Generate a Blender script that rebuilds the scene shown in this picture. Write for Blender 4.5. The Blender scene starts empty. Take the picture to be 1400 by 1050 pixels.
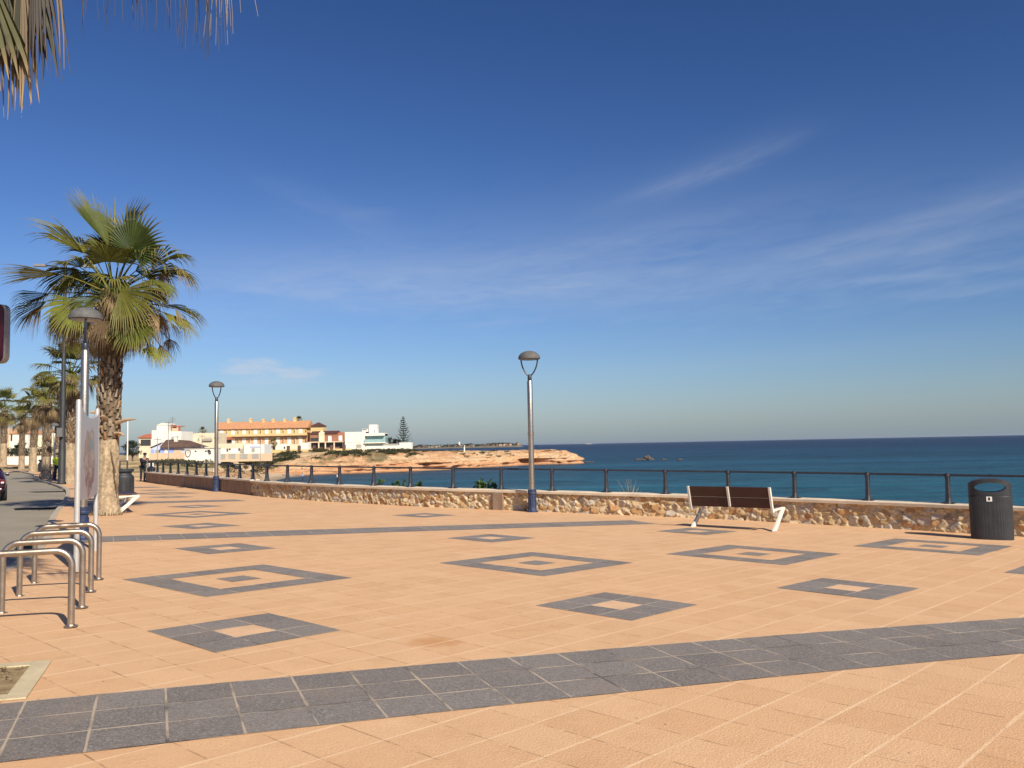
import bpy, bmesh, math, random
import numpy as np
from mathutils import Vector, Matrix, noise as mnoise

random.seed(7); np.random.seed(7)
C = bpy.context.scene
COL = C.collection
R_ = math.radians

# ------------------------------------------------------------------ camera
CAM_H = 1.6
FPX = 1170.0 / 1400.0
pitch, roll = R_(4.08), R_(1.15)
_c, _s = math.cos(roll), math.sin(roll)
FW = Vector((0, math.cos(pitch), math.sin(pitch)))
U0 = Vector((0, -math.sin(pitch), math.cos(pitch)))
R0 = Vector((1, 0, 0))
RT = R0 * _c - U0 * _s
UP = R0 * _s + U0 * _c
cd = bpy.data.cameras.new('camera')
cam = bpy.data.objects.new('camera', cd)
COL.objects.link(cam)
cam.matrix_world = Matrix(((RT.x, UP.x, -FW.x, 0), (RT.y, UP.y, -FW.y, 0), (RT.z, UP.z, -FW.z, CAM_H), (0, 0, 0, 1)))
cd.sensor_fit = 'HORIZONTAL'; cd.sensor_width = 36.0; cd.lens = 36.0 * FPX
cd.clip_start = 0.05; cd.clip_end = 120000
C.camera = cam

# ------------------------------------------------------------------ light
SUN_AZ = math.atan2(0.56, -0.83)      # clockwise from +Y
SUN_EL = R_(37.5)
sun_dir = Vector((math.sin(SUN_AZ) * math.cos(SUN_EL), math.cos(SUN_AZ) * math.cos(SUN_EL), math.sin(SUN_EL)))
sd = bpy.data.lights.new('sun', 'SUN'); sd.energy = 5.0; sd.angle = R_(0.55); sd.color = (1.0, 0.90, 0.74)
so = bpy.data.objects.new('sun', sd); COL.objects.link(so)
so.rotation_euler = sun_dir.to_track_quat('Z', 'Y').to_euler()
so.location = (30, -40, 60)
C.view_settings.view_transform = 'Standard'; C.view_settings.look = 'None'
C.view_settings.exposure = 0.35; C.view_settings.gamma = 1.0; C.view_settings.use_curve_mapping = False


class NB:
    """tiny node-tree builder"""
    def __init__(s, nt):
        s.nt = nt
    def n(s, typ, ins=None, **props):
        nd = s.nt.nodes.new(typ)
        for k, v in props.items():
            setattr(nd, k, v)
        for k, v in (ins or {}).items():
            sock = nd.inputs[k]
            if hasattr(v, 'is_output') or isinstance(v, bpy.types.NodeSocket):
                s.nt.links.new(v, sock)
            else:
                sock.default_value = v
        return nd
    def m(s, op, a, b=None, c=None, clamp=False):
        ins = {0: a}
        if b is not None: ins[1] = b
        if c is not None: ins[2] = c
        nd = s.n('ShaderNodeMath', ins, operation=op); nd.use_clamp = clamp
        return nd.outputs[0]
    def mix(s, f, a, b):
        nd = s.n('ShaderNodeMix', data_type='RGBA')
        for i, v in ((0, f), (6, a), (7, b)):
            sock = nd.inputs[i]
            if isinstance(v, bpy.types.NodeSocket): s.nt.links.new(v, sock)
            else: sock.default_value = v if i == 0 or len(v) == 4 else (*v, 1)
        return nd.outputs[2]
    def ramp(s, f, stops):
        nd = s.n('ShaderNodeValToRGB', {0: f})
        e = nd.color_ramp.elements
        while len(e) < len(stops): e.new(0.5)
        for i, (p, c) in enumerate(stops):
            e[i].position = p; e[i].color = c if len(c) == 4 else (*c, 1)
        return nd.outputs[0]
    def mr(s, v, a, b, c=0.0, d=1.0, smooth=False):
        nd = s.n('ShaderNodeMapRange', {0: v, 1: a, 2: b, 3: c, 4: d}, interpolation_type='SMOOTHSTEP' if smooth else 'LINEAR')
        return nd.outputs[0]
    def noise(s, vec, scale, detail=3, rough=0.55, dist=0.0):
        nd = s.n('ShaderNodeTexNoise', {'Vector': vec, 'Scale': scale, 'Detail': detail, 'Roughness': rough, 'Distortion': dist})
        return nd.outputs[0]
    def link(s, a, b): s.nt.links.new(a, b)


# ------------------------------------------------------------------ sky
w = bpy.data.worlds.new('World'); C.world = w; w.use_nodes = True
for nd in list(w.node_tree.nodes): w.node_tree.nodes.remove(nd)
b = NB(w.node_tree)
sky = b.n('ShaderNodeTexSky', sky_type='NISHITA', sun_disc=False, sun_elevation=SUN_EL, sun_rotation=SUN_AZ, altitude=10.0, air_density=1.0, dust_density=0.7, ozone_density=3.0)
tc = b.n('ShaderNodeTexCoord').outputs['Generated']
sx = b.n('ShaderNodeSeparateXYZ', {0: tc})
az = b.m('MULTIPLY', b.m('ARCTAN2', sx.outputs[0], sx.outputs[1]), 57.29578)
el = b.m('MULTIPLY', b.m('ARCSINE', sx.outputs[2]), 57.29578)
# thin cirrus streaks: (az, el, tilt deg, half length, half width, strength)
streaks = [(13.2, 17.25, 14.5, 6.0, 0.55, 0.15), (14.0, 17.8, 17, 6.5, 1.2, 0.06),
           (24.0, 12.6, 9, 10, 0.50, 0.14), (27.0, 9.75, 0.5, 6.5, 0.28, 0.20), (28.0, 8.6, 0.5, 5.5, 0.40, 0.16),
           (24.5, 11.3, 4.5, 8.5, 0.45, 0.12), (30.0, 13.6, 12, 8, 1.2, 0.10), (-13.0, 10.6, -3, 7.5, 0.75, 0.10),
           (-1.2, 8.15, 2.5, 2.8, 0.22, 0.12), (0.0, 11.8, 5, 12, 1.3, 0.09), (10.0, 9.9, 6, 9, 0.8, 0.09), (-24, 9.0, -5, 9, 1.6, 0.09),
           (-12.0, 15.5, -20, 5, 0.9, 0.07), (16, 5.2, 3, 14, 0.7, 0.06), (0, 12.6, 4, 26, 3.6, 0.16), (-8, 11.2, -2, 14, 1.6, 0.20), (22, 10.5, 6, 16, 2.4, 0.16), (4, 10.6, 5, 9, 0.5, 0.2), (-2, 9.4, 2, 12, 0.5, 0.10), (-14, 10.2, -4, 6, 0.35, 0.12), (8, 13.6, 9, 10, 0.8, 0.07), (-9.5, 15.3, 3, 1.6, 0.35, 0.09)]
tot = None
for i, (a0, e0, tilt, L, W, st) in enumerate(streaks):
    ct, sn = math.cos(R_(tilt)), math.sin(R_(tilt))
    da = b.m('SUBTRACT', az, a0); de = b.m('SUBTRACT', el, e0)
    u = b.m('DIVIDE', b.m('ADD', b.m('MULTIPLY', da, ct), b.m('MULTIPLY', de, sn)), L)
    v = b.m('DIVIDE', b.m('SUBTRACT', b.m('MULTIPLY', de, ct), b.m('MULTIPLY', da, sn)), W)
    nv = b.n('ShaderNodeCombineXYZ', {0: b.m('MULTIPLY', u, L * 0.28), 1: b.m('MULTIPLY', v, W * 1.6), 2: i * 7.3}).outputs[0]
    nz = b.noise(nv, 1.0, 5, 0.6, 0.6)
    v2 = b.m('ADD', v, b.m('MULTIPLY', b.m('SUBTRACT', nz, 0.5), 1.6))
    g = b.m('POWER', 2.71828, b.m('MULTIPLY', b.m('ADD', b.m('POWER', b.m('ABSOLUTE', u), 2.6), b.m('POWER', b.m('ABSOLUTE', v2), 2.0)), -1.0))
    g = b.m('MULTIPLY', b.m('MULTIPLY', g, st), b.mr(nz, 0.25, 0.7, 0.25, 1.0))
    tot = g if tot is None else b.m('ADD', tot, g)
# the small low cloud on the left
for (a0, e0, L, W, st, seed) in ((-17.0, 5.35, 2.6, 0.62, 0.62, 3.1), (-14.4, 5.0, 2.3, 0.45, 0.5, 9.4), (-15.8, 4.5, 3.4, 0.5, 0.25, 5.4)):
    u = b.m('DIVIDE', b.m('SUBTRACT', az, a0), L); v = b.m('DIVIDE', b.m('SUBTRACT', el, e0), W)
    nv = b.n('ShaderNodeCombineXYZ', {0: b.m('MULTIPLY', az, 0.55), 1: b.m('MULTIPLY', el, 1.5), 2: seed}).outputs[0]
    nz = b.noise(nv, 1.0, 5, 0.6, 0.4)
    d2 = b.m('ADD', b.m('ADD', b.m('MULTIPLY', u, u), b.m('MULTIPLY', v, v)), b.m('MULTIPLY', b.m('SUBTRACT', nz, 0.5), 2.6))
    tot = b.m('ADD', tot, b.m('MULTIPLY', b.mr(d2, 1.1, -0.2, 0, 1, True), st))
up_mask = b.mr(el, 0.5, 3.0)
tot = b.m('MULTIPLY', b.m('MULTIPLY', tot, up_mask), 0.85)
def vmul(c, k):
    nd = b.n('ShaderNodeMix', data_type='RGBA', blend_type='MULTIPLY'); nd.inputs[0].default_value = 1.0
    b.link(c, nd.inputs[6]); nd.inputs[7].default_value = (*k, 1); return nd.outputs[2]
# the camera's contrast curve on the clear sky
s0 = vmul(sky.outputs[0], (0.03, 0.03, 0.03))
sc_ = b.n('ShaderNodeSeparateColor', {0: s0})
skyc = b.n('ShaderNodeCombineColor', {0: b.m('MULTIPLY', b.m('POWER', sc_.outputs[0], 1.56), 56.5), 1: b.m('MULTIPLY', b.m('POWER', sc_.outputs[1], 1.45), 47.0), 2: b.m('MULTIPLY', b.m('POWER', sc_.outputs[2], 1.4), 52.0)}).outputs[0]
skyc = b.mix(b.m('MULTIPLY', b.m('POWER', 2.71828, b.m('MULTIPLY', b.m('MAXIMUM', el, 0.0), -0.30)), 0.55), skyc, (2.25, 3.05, 3.70))
cloud = b.mix(tot, skyc, (4.6, 5.0, 5.7))
bg = b.n('ShaderNodeBackground', {0: cloud, 1: 0.10})
out = b.n('ShaderNodeOutputWorld'); b.link(bg.outputs[0], out.inputs[0])

# ------------------------------------------------------------------ ground plane of the promenade (slight fall towards the sea)
GX, GY = -0.02296, -0.01381
def gz(x, y): return GX * x + GY * y
def ray(px, py): return FW + RT * ((px - 700) / 1170.0) + UP * ((525 - py) / 1170.0)
def at_ground(px, py, h=0.0):
    r = ray(px, py); t = (h - CAM_H) / (r.z - GX * r.x - GY * r.y); return Vector((0, 0, CAM_H)) + r * t
def at_depth(px, py, y):
    r = ray(px, py); return Vector((0, 0, CAM_H)) + r * (y / r.y)
def at_level(px, py, z):
    r = ray(px, py); return Vector((0, 0, CAM_H)) + r * ((z - CAM_H) / r.z)

# ------------------------------------------------------------------ materials
def mat(name):
    m = bpy.data.materials.new(name); m.use_nodes = True
    nt = m.node_tree
    for nd in list(nt.nodes): nt.nodes.remove(nd)
    b = NB(nt); o = b.n('ShaderNodeOutputMaterial'); p = b.n('ShaderNodeBsdfPrincipled'); b.link(p.outputs[0], o.inputs[0])
    return m, b, p
def put(b, sock, v):
    if isinstance(v, bpy.types.NodeSocket): b.link(v, sock)
    else: sock.default_value = v if not isinstance(v, tuple) or len(v) == 4 else (*v, 1)
def bump(b, p, h, strength, dist=0.02):
    bn = b.n('ShaderNodeBump', {'Strength': strength, 'Distance': dist, 'Height': h}); b.link(bn.outputs[0], p.inputs['Normal'])
def simple(name, col, rough=0.6, metal=0.0, var=0.15, scale=6.0, bs=0.0, bscale=40.0, spec=0.4):
    m, b, p = mat(name)
    g = b.n('ShaderNodeTexCoord').outputs['Object']
    nz = b.noise(g, scale, 4, 0.6)
    f = b.mr(nz, 0.3, 0.7, 1 - var, 1 + var)
    cc = b.n('ShaderNodeMix', data_type='RGBA', blend_type='MULTIPLY'); cc.inputs[0].default_value = 1
    cc.inputs[6].default_value = (*col, 1)
    cb = b.n('ShaderNodeCombineColor', {0: f, 1: f, 2: f}); b.link(cb.outputs[0], cc.inputs[7])
    b.link(cc.outputs[2], p.inputs['Base Color'])
    put(b, p.inputs['Roughness'], b.mr(b.noise(g, scale * 3, 3), 0.3, 0.7, max(0.02, rough - 0.08), min(1, rough + 0.08)))
    p.inputs['Metallic'].default_value = metal; p.inputs['Specular IOR Level'].default_value = spec
    if bs: bump(b, p, b.noise(g, bscale, 4), bs, 0.02)
    return m

M = {}
M['steel'] = simple('brushed_steel', (0.40, 0.345, 0.285), 0.38, 0.9, 0.12, 9)
M['alu'] = simple('anodised_aluminium', (0.50, 0.485, 0.46), 0.45, 0.35, 0.06, 5)
M['iron'] = simple('painted_iron', (0.030, 0.033, 0.042), 0.45, 0.0, 0.25, 8, 0.2, 60)
M['yoke'] = simple('yoke_paint', (0.03, 0.036, 0.05), 0.4, 0.0, 0.2, 8)
M['bluecast'] = simple('blue_cast_iron', (0.028, 0.042, 0.095), 0.55, 0.0, 0.5, 14, 0.3, 50)
M['hood_grey'] = simple('weathered_grey_shade', (0.105, 0.103, 0.100), 0.7, 0.0, 0.25, 9, 0.15, 80)
M['lens'] = simple('milky_lens', (0.25, 0.25, 0.24), 0.3, 0.0, 0.1, 5)
M['coping'] = simple('coping_concrete', (0.62, 0.52, 0.39), 0.85, 0.0, 0.14, 3, 0.25, 60)
M['binblack'] = simple('bin_dark_plastic', (0.028, 0.031, 0.036), 0.5, 0.0, 0.2, 5, 0.05, 80)
M['white'] = simple('white_paint', (0.72, 0.70, 0.65), 0.55, 0.0, 0.06, 3)
M['cream_paint'] = simple('cream_paint', (0.66, 0.63, 0.56), 0.5, 0.0, 0.08, 4)
M['kerb'] = simple('kerb_stone', (0.40, 0.34, 0.26), 0.9, 0.0, 0.22, 4, 0.3, 40)
M['black'] = simple('black_rubber', (0.02, 0.02, 0.02), 0.7, 0.0, 0.2, 8)
M['skin'] = simple('skin', (0.45, 0.27, 0.19), 0.6, 0.0, 0.05, 5)
M['navy'] = simple('navy_cloth', (0.012, 0.015, 0.028), 0.9, 0.0, 0.3, 14)
M['denim'] = simple('dark_cloth', (0.018, 0.02, 0.03), 0.9, 0.0, 0.3, 14)
M['hivis'] = simple('hi_vis_cloth', (0.62, 0.80, 0.03), 0.7, 0.0, 0.05, 14)
M['glass'] = simple('window_glass', (0.05, 0.07, 0.08), 0.12, 0.0, 0.2, 0.5, spec=0.6)
M['timber'] = None

def make_timber():
    m, b, p = mat('stained_timber')
    g = b.n('ShaderNodeTexCoord').outputs['Object']
    mp = b.n('ShaderNodeMapping', {'Vector': g, 'Scale': (1.2, 14, 14)}).outputs[0]
    n1 = b.noise(mp, 3.0, 5, 0.65, 0.6)
    b.link(b.ramp(n1, [(0.25, (0.022, 0.008, 0.006)), (0.6, (0.055, 0.018, 0.012)), (0.85, (0.085, 0.034, 0.02))]), p.inputs['Base Color'])
    p.inputs['Roughness'].default_value = 0.5
    bump(b, p, n1, 0.25, 0.004)
    return m
M['timber'] = make_timber()

def make_paving():
    m, b, p = mat('peach_paving')
    pos = b.n('ShaderNodeNewGeometry').outputs['Position']
    sp = b.n('ShaderNodeSeparateXYZ', {0: pos}); x, y = sp.outputs[0], sp.outputs[1]
    # slow bend of the courses, as laid along the curve of the shore
    th = R_(47.0); T = 0.417
    wob = b.m('MULTIPLY', b.m('SUBTRACT', b.noise(pos, 0.5, 1), 0.5), 0.05)
    u = b.m('ADD', b.m('DIVIDE', b.m('SUBTRACT', b.m('ADD', b.m('MULTIPLY', x, math.cos(th)), b.m('MULTIPLY', y, math.sin(th))), 0.198), T), wob)
    v = b.m('ADD', b.m('DIVIDE', b.m('SUBTRACT', b.m('SUBTRACT', b.m('MULTIPLY', y, math.cos(th)), b.m('MULTIPLY', x, math.sin(th))), 0.201), T), wob)
    def edge(c):   # distance (in tiles) to the nearest joint
        f = b.m('FRACT', c); return b.m('MINIMUM', f, b.m('SUBTRACT', 1.0, f))
    eu, ev = edge(u), edge(v)
    jn = b.noise(pos, 2.2, 3)
    jn2 = b.noise(pos, 9.0, 2)
    wv = b.m('ADD', 0.014, b.m('MULTIPLY', b.m('SUBTRACT', jn, 0.35), 0.055))
    mv = b.mr(b.m('SUBTRACT', ev, wv), 0.006, -0.006)
    mu = b.m('MULTIPLY', b.mr(eu, 0.018, 0.006), b.mr(jn2, 0.40, 0.56, 0.05, 1.0))
    tile = b.n('ShaderNodeCombineXYZ', {0: b.m('FLOOR', u), 1: b.m('FLOOR', v), 2: 0.0}).outputs[0]
    wn = b.n('ShaderNodeTexWhiteNoise', {'Vector': tile}, noise_dimensions='2D').outputs['Value']
    base = b.ramp(wn, [(0.0, (0.655, 0.395, 0.212)), (0.5, (0.695, 0.432, 0.238)), (1.0, (0.725, 0.462, 0.262))])
    big = b.noise(pos, 0.35, 4, 0.6)
    base = b.mix(b.mr(big, 0.35, 0.7, 0.0, 0.55), base, (0.64, 0.42, 0.245))
    mid = b.noise(pos, 2.6, 5, 0.65)
    base = b.mix(b.mr(mid, 0.5, 0.75, 0.0, 0.42), base, (0.52, 0.295, 0.150))
    st1 = b.noise(pos, 0.9, 6, 0.72, 1.2)
    base = b.mix(b.mr(st1, 0.56, 0.74, 0.0, 0.38), base, (0.42, 0.245, 0.135))
    st2 = b.noise(b.n('ShaderNodeMapping', {'Vector': pos, 'Location': (31, 7, 0)}).outputs[0], 1.7, 6, 0.7, 0.6)
    base = b.mix(b.mr(st2, 0.60, 0.76, 0.0, 0.35), base, (0.80, 0.60, 0.40))
    fine = b.noise(pos, 85.0, 3, 0.7)
    vor = b.n('ShaderNodeTexVoronoi', {'Vector': pos, 'Scale': 62.0}).outputs['Distance']
    base = b.mix(b.mr(fine, 0.38, 0.72, 0.30, 0.0), base, (0.37, 0.195, 0.09))
    base = b.mix(b.mr(fine, 0.60, 0.80, 0.0, 0.40), base, (0.74, 0.50, 0.32))
    # gum, specks, stains
    vs = b.n('ShaderNodeTexVoronoi', {'Vector': pos, 'Scale': 1.5}).outputs['Distance']
    spk = b.m('MULTIPLY', b.mr(vs, 0.034, 0.022), b.mr(b.noise(pos, 0.9, 1), 0.45, 0.5))
    base = b.mix(b.m('MULTIPLY', spk, 0.8), base, (0.09, 0.055, 0.04))
    vs2 = b.n('ShaderNodeTexVoronoi', {'Vector': pos, 'Scale': 5.0}).outputs['Distance']
    base = b.mix(b.m('MULTIPLY', b.mr(vs2, 0.055, 0.03), b.mr(b.noise(pos, 1.7, 1), 0.50, 0.56)), base, (0.17, 0.10, 0.065))
    dx = b.m('SUBTRACT', x, -0.70); dy = b.m('SUBTRACT', y, 7.55)
    dd = b.m('ADD', b.m('MULTIPLY', dx, dx), b.m('MULTIPLY', b.m('MULTIPLY', dy, dy), 1.5))
    rust = b.mr(b.m('ADD', dd, b.m('MULTIPLY', b.m('SUBTRACT', b.noise(pos, 7, 4), 0.5), 0.09)), 0.075, 0.0, 0, 0.6)
    base = b.mix(rust, base, (0.45, 0.185, 0.05))
    base = b.mix(b.m('MULTIPLY', mu, b.mr(jn, 0.35, 0.65, 0.2, 0.75)), base, (0.24, 0.115, 0.06))
    base = b.mix(b.m('MULTIPLY', mv, b.mr(b.noise(pos, 1.3, 4, 0.7), 0.3, 0.65, 0.25, 0.85)), base, (0.76, 0.55, 0.35))
    b.link(base, p.inputs['Base Color'])
    p.inputs['Roughness'].default_value = 0.82; p.inputs['Specular IOR Level'].default_value = 0.28
    h = b.m('ADD', b.m('MULTIPLY', vor, -0.5), b.m('MULTIPLY', fine, 0.8))
    h = b.m('SUBTRACT', h, b.m('MULTIPLY', mu, 1.2))
    bump(b, p, h, 0.55, 0.008)
    return m
M['paving'] = make_paving()

def make_dark_tile(name, c0, c1, grout_amt=0.8, hi=2.1):
    m, b, p = mat(name)
    uv = b.n('ShaderNodeUVMap').outputs[0]
    pos = b.n('ShaderNodeNewGeometry').outputs['Position']
    sp = b.n('ShaderNodeSeparateXYZ', {0: uv}); u, v = sp.outputs[0], sp.outputs[1]
    def edge(c):
        f = b.m('FRACT', c); return b.m('MINIMUM', f, b.m('SUBTRACT', 1.0, f))
    jn = b.noise(pos, 3.1, 3)
    wd = b.m('ADD', 0.017, b.m('MULTIPLY', b.m('SUBTRACT', jn, 0.4), 0.05))
    g1 = b.mr(b.m('SUBTRACT', edge(v), wd), 0.006, -0.006)
    g2 = b.mr(b.m('SUBTRACT', edge(u), b.m('MULTIPLY', wd, 0.9)), 0.006, -0.006)
    g = b.m('MAXIMUM', g1, g2)
    tile = b.n('ShaderNodeCombineXYZ', {0: b.m('FLOOR', u), 1: b.m('FLOOR', v), 2: 0.0}).outputs[0]
    wn = b.n('ShaderNodeTexWhiteNoise', {'Vector': tile}, noise_dimensions='2D').outputs['Value']
    base = b.mix(wn, c0, c1)
    fine = b.noise(pos, 62.0, 4, 0.75, 1.2)
    base = b.mix(b.mr(fine, 0.50, 0.66, 0, 0.75), base, tuple(min(1, c * hi) for c in c1))
    base = b.mix(b.mr(fine, 0.48, 0.32, 0, 0.75), base, tuple(c * (0.4 if hi > 2 else 0.8) for c in c0))
    base = b.mix(b.mr(b.noise(pos, 1.9, 5, 0.7), 0.45, 0.72, 0, 0.5), base, (0.27, 0.215, 0.17))
    gcol = b.mix(b.mr(b.noise(pos, 2.2, 3), 0.36, 0.52), (0.10, 0.08, 0.065), (0.50, 0.40, 0.29))
    base = b.mix(b.m('MULTIPLY', g, grout_amt), base, gcol)
    b.link(base, p.inputs['Base Color'])
    p.inputs['Roughness'].default_value = 0.7; p.inputs['Specular IOR Level'].default_value = 0.35
    bump(b, p, b.m('SUBTRACT', fine, b.m('MULTIPLY', g, 0.8)), 0.7, 0.008)
    return m
M['darktile'] = make_dark_tile('dark_paving_tile', (0.150, 0.133, 0.120), (0.205, 0.182, 0.163))
M['lighttile'] = make_dark_tile('pale_paving_tile', (0.66, 0.41, 0.235), (0.70, 0.45, 0.265), 0.8, 1.25)

def make_road():
    m, b, p = mat('worn_asphalt')
    pos = b.n('ShaderNodeNewGeometry').outputs['Position']
    n1 = b.noise(pos, 0.5, 5, 0.6); n2 = b.noise(pos, 60, 3, 0.7)
    base = b.ramp(n1, [(0.3, (0.27, 0.235, 0.175)), (0.7, (0.36, 0.315, 0.235))])
    base = b.mix(b.mr(n2, 0.35, 0.7, 0.5, 0.0), base, (0.10, 0.09, 0.075))
    b.link(base, p.inputs['Base Color']); p.inputs['Roughness'].default_value = 0.9
    bump(b, p, n2, 0.5, 0.01)
    return m
M['road'] = make_road()

def make_soil():
    m, b, p = mat('tree_pit_soil')
    pos = b.n('ShaderNodeNewGeometry').outputs['Position']
    n1 = b.noise(pos, 9, 6, 0.7); n2 = b.noise(pos, 90, 3, 0.7)
    base = b.ramp(n1, [(0.3, (0.20, 0.13, 0.06)), (0.55, (0.36, 0.26, 0.13)), (0.75, (0.44, 0.33, 0.18))])
    base = b.mix(b.mr(n2, 0.55, 0.75, 0, 0.6), base, (0.08, 0.05, 0.025))
    b.link(base, p.inputs['Base Color']); p.inputs['Roughness'].default_value = 0.95
    bump(b, p, n2, 0.8, 0.02)
    return m
M['soil'] = make_soil()

def make_attr(name, rough=0.85, bs=0.4, bscale=60.0, var=0.25, scale=18.0):
    m, b, p = mat(name)
    a = b.n('ShaderNodeVertexColor', layer_name='Col').outputs[0]
    pos = b.n('ShaderNodeNewGeometry').outputs['Position']
    f = b.mr(b.noise(pos, scale, 5, 0.65), 0.3, 0.7, 1 - var, 1 + var)
    cb = b.n('ShaderNodeCombineColor', {0: f, 1: f, 2: f})
    cc = b.n('ShaderNodeMix', data_type='RGBA', blend_type='MULTIPLY'); cc.inputs[0].default_value = 1
    b.link(a, cc.inputs[6]); b.link(cb.outputs[0], cc.inputs[7])
    b.link(cc.outputs[2], p.inputs['Base Color']); p.inputs['Roughness'].default_value = rough; p.inputs['Specular IOR Level'].default_value = 0.25
    if bs: bump(b, p, b.noise(pos, bscale, 4, 0.7), bs, 0.015)
    return m
M['stone'] = make_attr('rubble_stone', 0.9, 0.5, 45)
M['bark'] = make_attr('palm_bark', 0.95, 0.6, 50, 0.35, 14)

def make_leaf(name, transl=0.35, var=0.2):
    m = bpy.data.materials.new(name); m.use_nodes = True; nt = m.node_tree
    for nd in list(nt.nodes): nt.nodes.remove(nd)
    b = NB(nt); o = b.n('ShaderNodeOutputMaterial')
    a = b.n('ShaderNodeVertexColor', layer_name='Col').outputs[0]
    pos = b.n('ShaderNodeNewGeometry').outputs['Position']
    f = b.mr(b.noise(pos, 5, 3), 0.3, 0.7, 1 - var, 1 + var)
    cb = b.n('ShaderNodeCombineColor', {0: f, 1: f, 2: f})
    cc = b.n('ShaderNodeMix', data_type='RGBA', blend_type='MULTIPLY'); cc.inputs[0].default_value = 1
    b.link(a, cc.inputs[6]); b.link(cb.outputs[0], cc.inputs[7])
    p = b.n('ShaderNodeBsdfPrincipled', {'Base Color': cc.outputs[2], 'Roughness': 0.5, 'Specular IOR Level': 0.35})
    t = b.n('ShaderNodeBsdfTranslucent', {'Color': cc.outputs[2]})
    mx = b.n('ShaderNodeMixShader', {0: transl}); b.link(p.outputs[0], mx.inputs[1]); b.link(t.outputs[0], mx.inputs[2])
    b.link(mx.outputs[0], o.inputs[0])
    return m
M['leaf'] = make_leaf('palm_leaf'); M['foliage'] = make_leaf('bush_foliage', 0.25, 0.3)

def make_earth():
    m, b, p = mat('ochre_cliff_rock')
    pos = b.n('ShaderNodeNewGeometry').outputs['Position']
    sp = b.n('ShaderNodeSeparateXYZ', {0: pos}); z = sp.outputs[2]
    n1 = b.noise(pos, 0.16, 6, 0.65); n2 = b.noise(pos, 1.1, 5, 0.7)
    st = b.noise(b.n('ShaderNodeMapping', {'Vector': pos, 'Scale': (0.05, 0.05, 1.3)}).outputs[0], 1.0, 4, 0.6, 0.3)
    base = b.ramp(n1, [(0.28, (0.47, 0.265, 0.135)), (0.5, (0.58, 0.385, 0.215)), (0.72, (0.64, 0.48, 0.31))])
    base = b.mix(b.mr(st, 0.5, 0.62, 0, 0.6), base, (0.45, 0.205, 0.095))
    base = b.mix(b.mr(n2, 0.53, 0.68, 0, 0.65), base, (0.27, 0.135, 0.07))
    crk = b.n('ShaderNodeTexVoronoi', {'Vector': b.n('ShaderNodeMapping', {'Vector': pos, 'Scale': (0.35, 0.35, 0.9)}).outputs[0], 'Scale': 1.0}, feature='DISTANCE_TO_EDGE').outputs['Distance']
    base = b.mix(b.mr(crk, 0.05, 0.0, 0, 0.55), base, (0.16, 0.08, 0.045))
    base = b.mix(b.mr(z, -3.1, -4.4, 0, 0.5), base, (0.46, 0.20, 0.095))
    base = b.mix(b.mr(z, -5.0, -5.5, 0, 0.75), base, (0.10, 0.06, 0.04))
    veg = b.m('MULTIPLY', b.m('MULTIPLY', b.mr(sp.outputs[0], -24, -38), b.mr(z, -3.3, -2.2)), b.mr(b.noise(pos, 0.14, 5, 0.7), 0.44, 0.56))
    veg2 = b.m('MULTIPLY', b.mr(z, -1.9, -1.2), b.mr(b.noise(pos, 0.3, 5, 0.7), 0.58, 0.64))
    base = b.mix(b.m('MULTIPLY', b.m('MAXIMUM', veg, veg2), 0.85), base, b.mix(b.noise(pos, 2.0, 3), (0.05, 0.05, 0.024), (0.17, 0.145, 0.07)))
    b.link(base, p.inputs['Base Color']); p.inputs['Roughness'].default_value = 0.95; p.inputs['Specular IOR Level'].default_value = 0.15
    bump(b, p, n2, 0.9, 0.35)
    return m
M['cliff'] = make_earth()

def make_land():
    m, b, p = mat('dry_coastal_ground')
    pos = b.n('ShaderNodeNewGeometry').outputs['Position']
    n1 = b.noise(pos, 0.10, 6, 0.65); n2 = b.noise(pos, 0.8, 5, 0.7)
    base = b.ramp(n1, [(0.3, (0.52, 0.36, 0.19)), (0.5, (0.58, 0.42, 0.24)), (0.7, (0.44, 0.30, 0.16))])
    base = b.mix(b.mr(b.noise(pos, 0.065, 5, 0.7), 0.47, 0.58, 0, 0.85), base, (0.17, 0.155, 0.065))
    base = b.mix(b.mr(n2, 0.52, 0.7, 0, 0.4), base, (0.22, 0.15, 0.08))
    b.link(base, p.inputs['Base Color']); p.inputs['Roughness'].default_value = 0.95; p.inputs['Specular IOR Level'].default_value = 0.15
    bump(b, p, n2, 0.8, 0.3)
    return m
M['land'] = make_land()

def make_sand():
    m, b, p = mat('beach_sand')
    pos = b.n('ShaderNodeNewGeometry').outputs['Position']
    n1 = b.noise(pos, 0.3, 6, 0.65)
    z = b.n('ShaderNodeSeparateXYZ', {0: pos}).outputs[2]
    base = b.ramp(n1, [(0.3, (0.42, 0.31, 0.20)), (0.7, (0.54, 0.42, 0.28))])
    base = b.mix(b.mr(z, -5.1, -5.45, 0, 0.7), base, (0.17, 0.13, 0.09))
    b.link(base, p.inputs['Base Color']); p.inputs['Roughness'].default_value = 0.9
    bump(b, p, b.noise(pos, 3, 5), 0.4, 0.1)
    return m
M['sand'] = make_sand()

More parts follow.
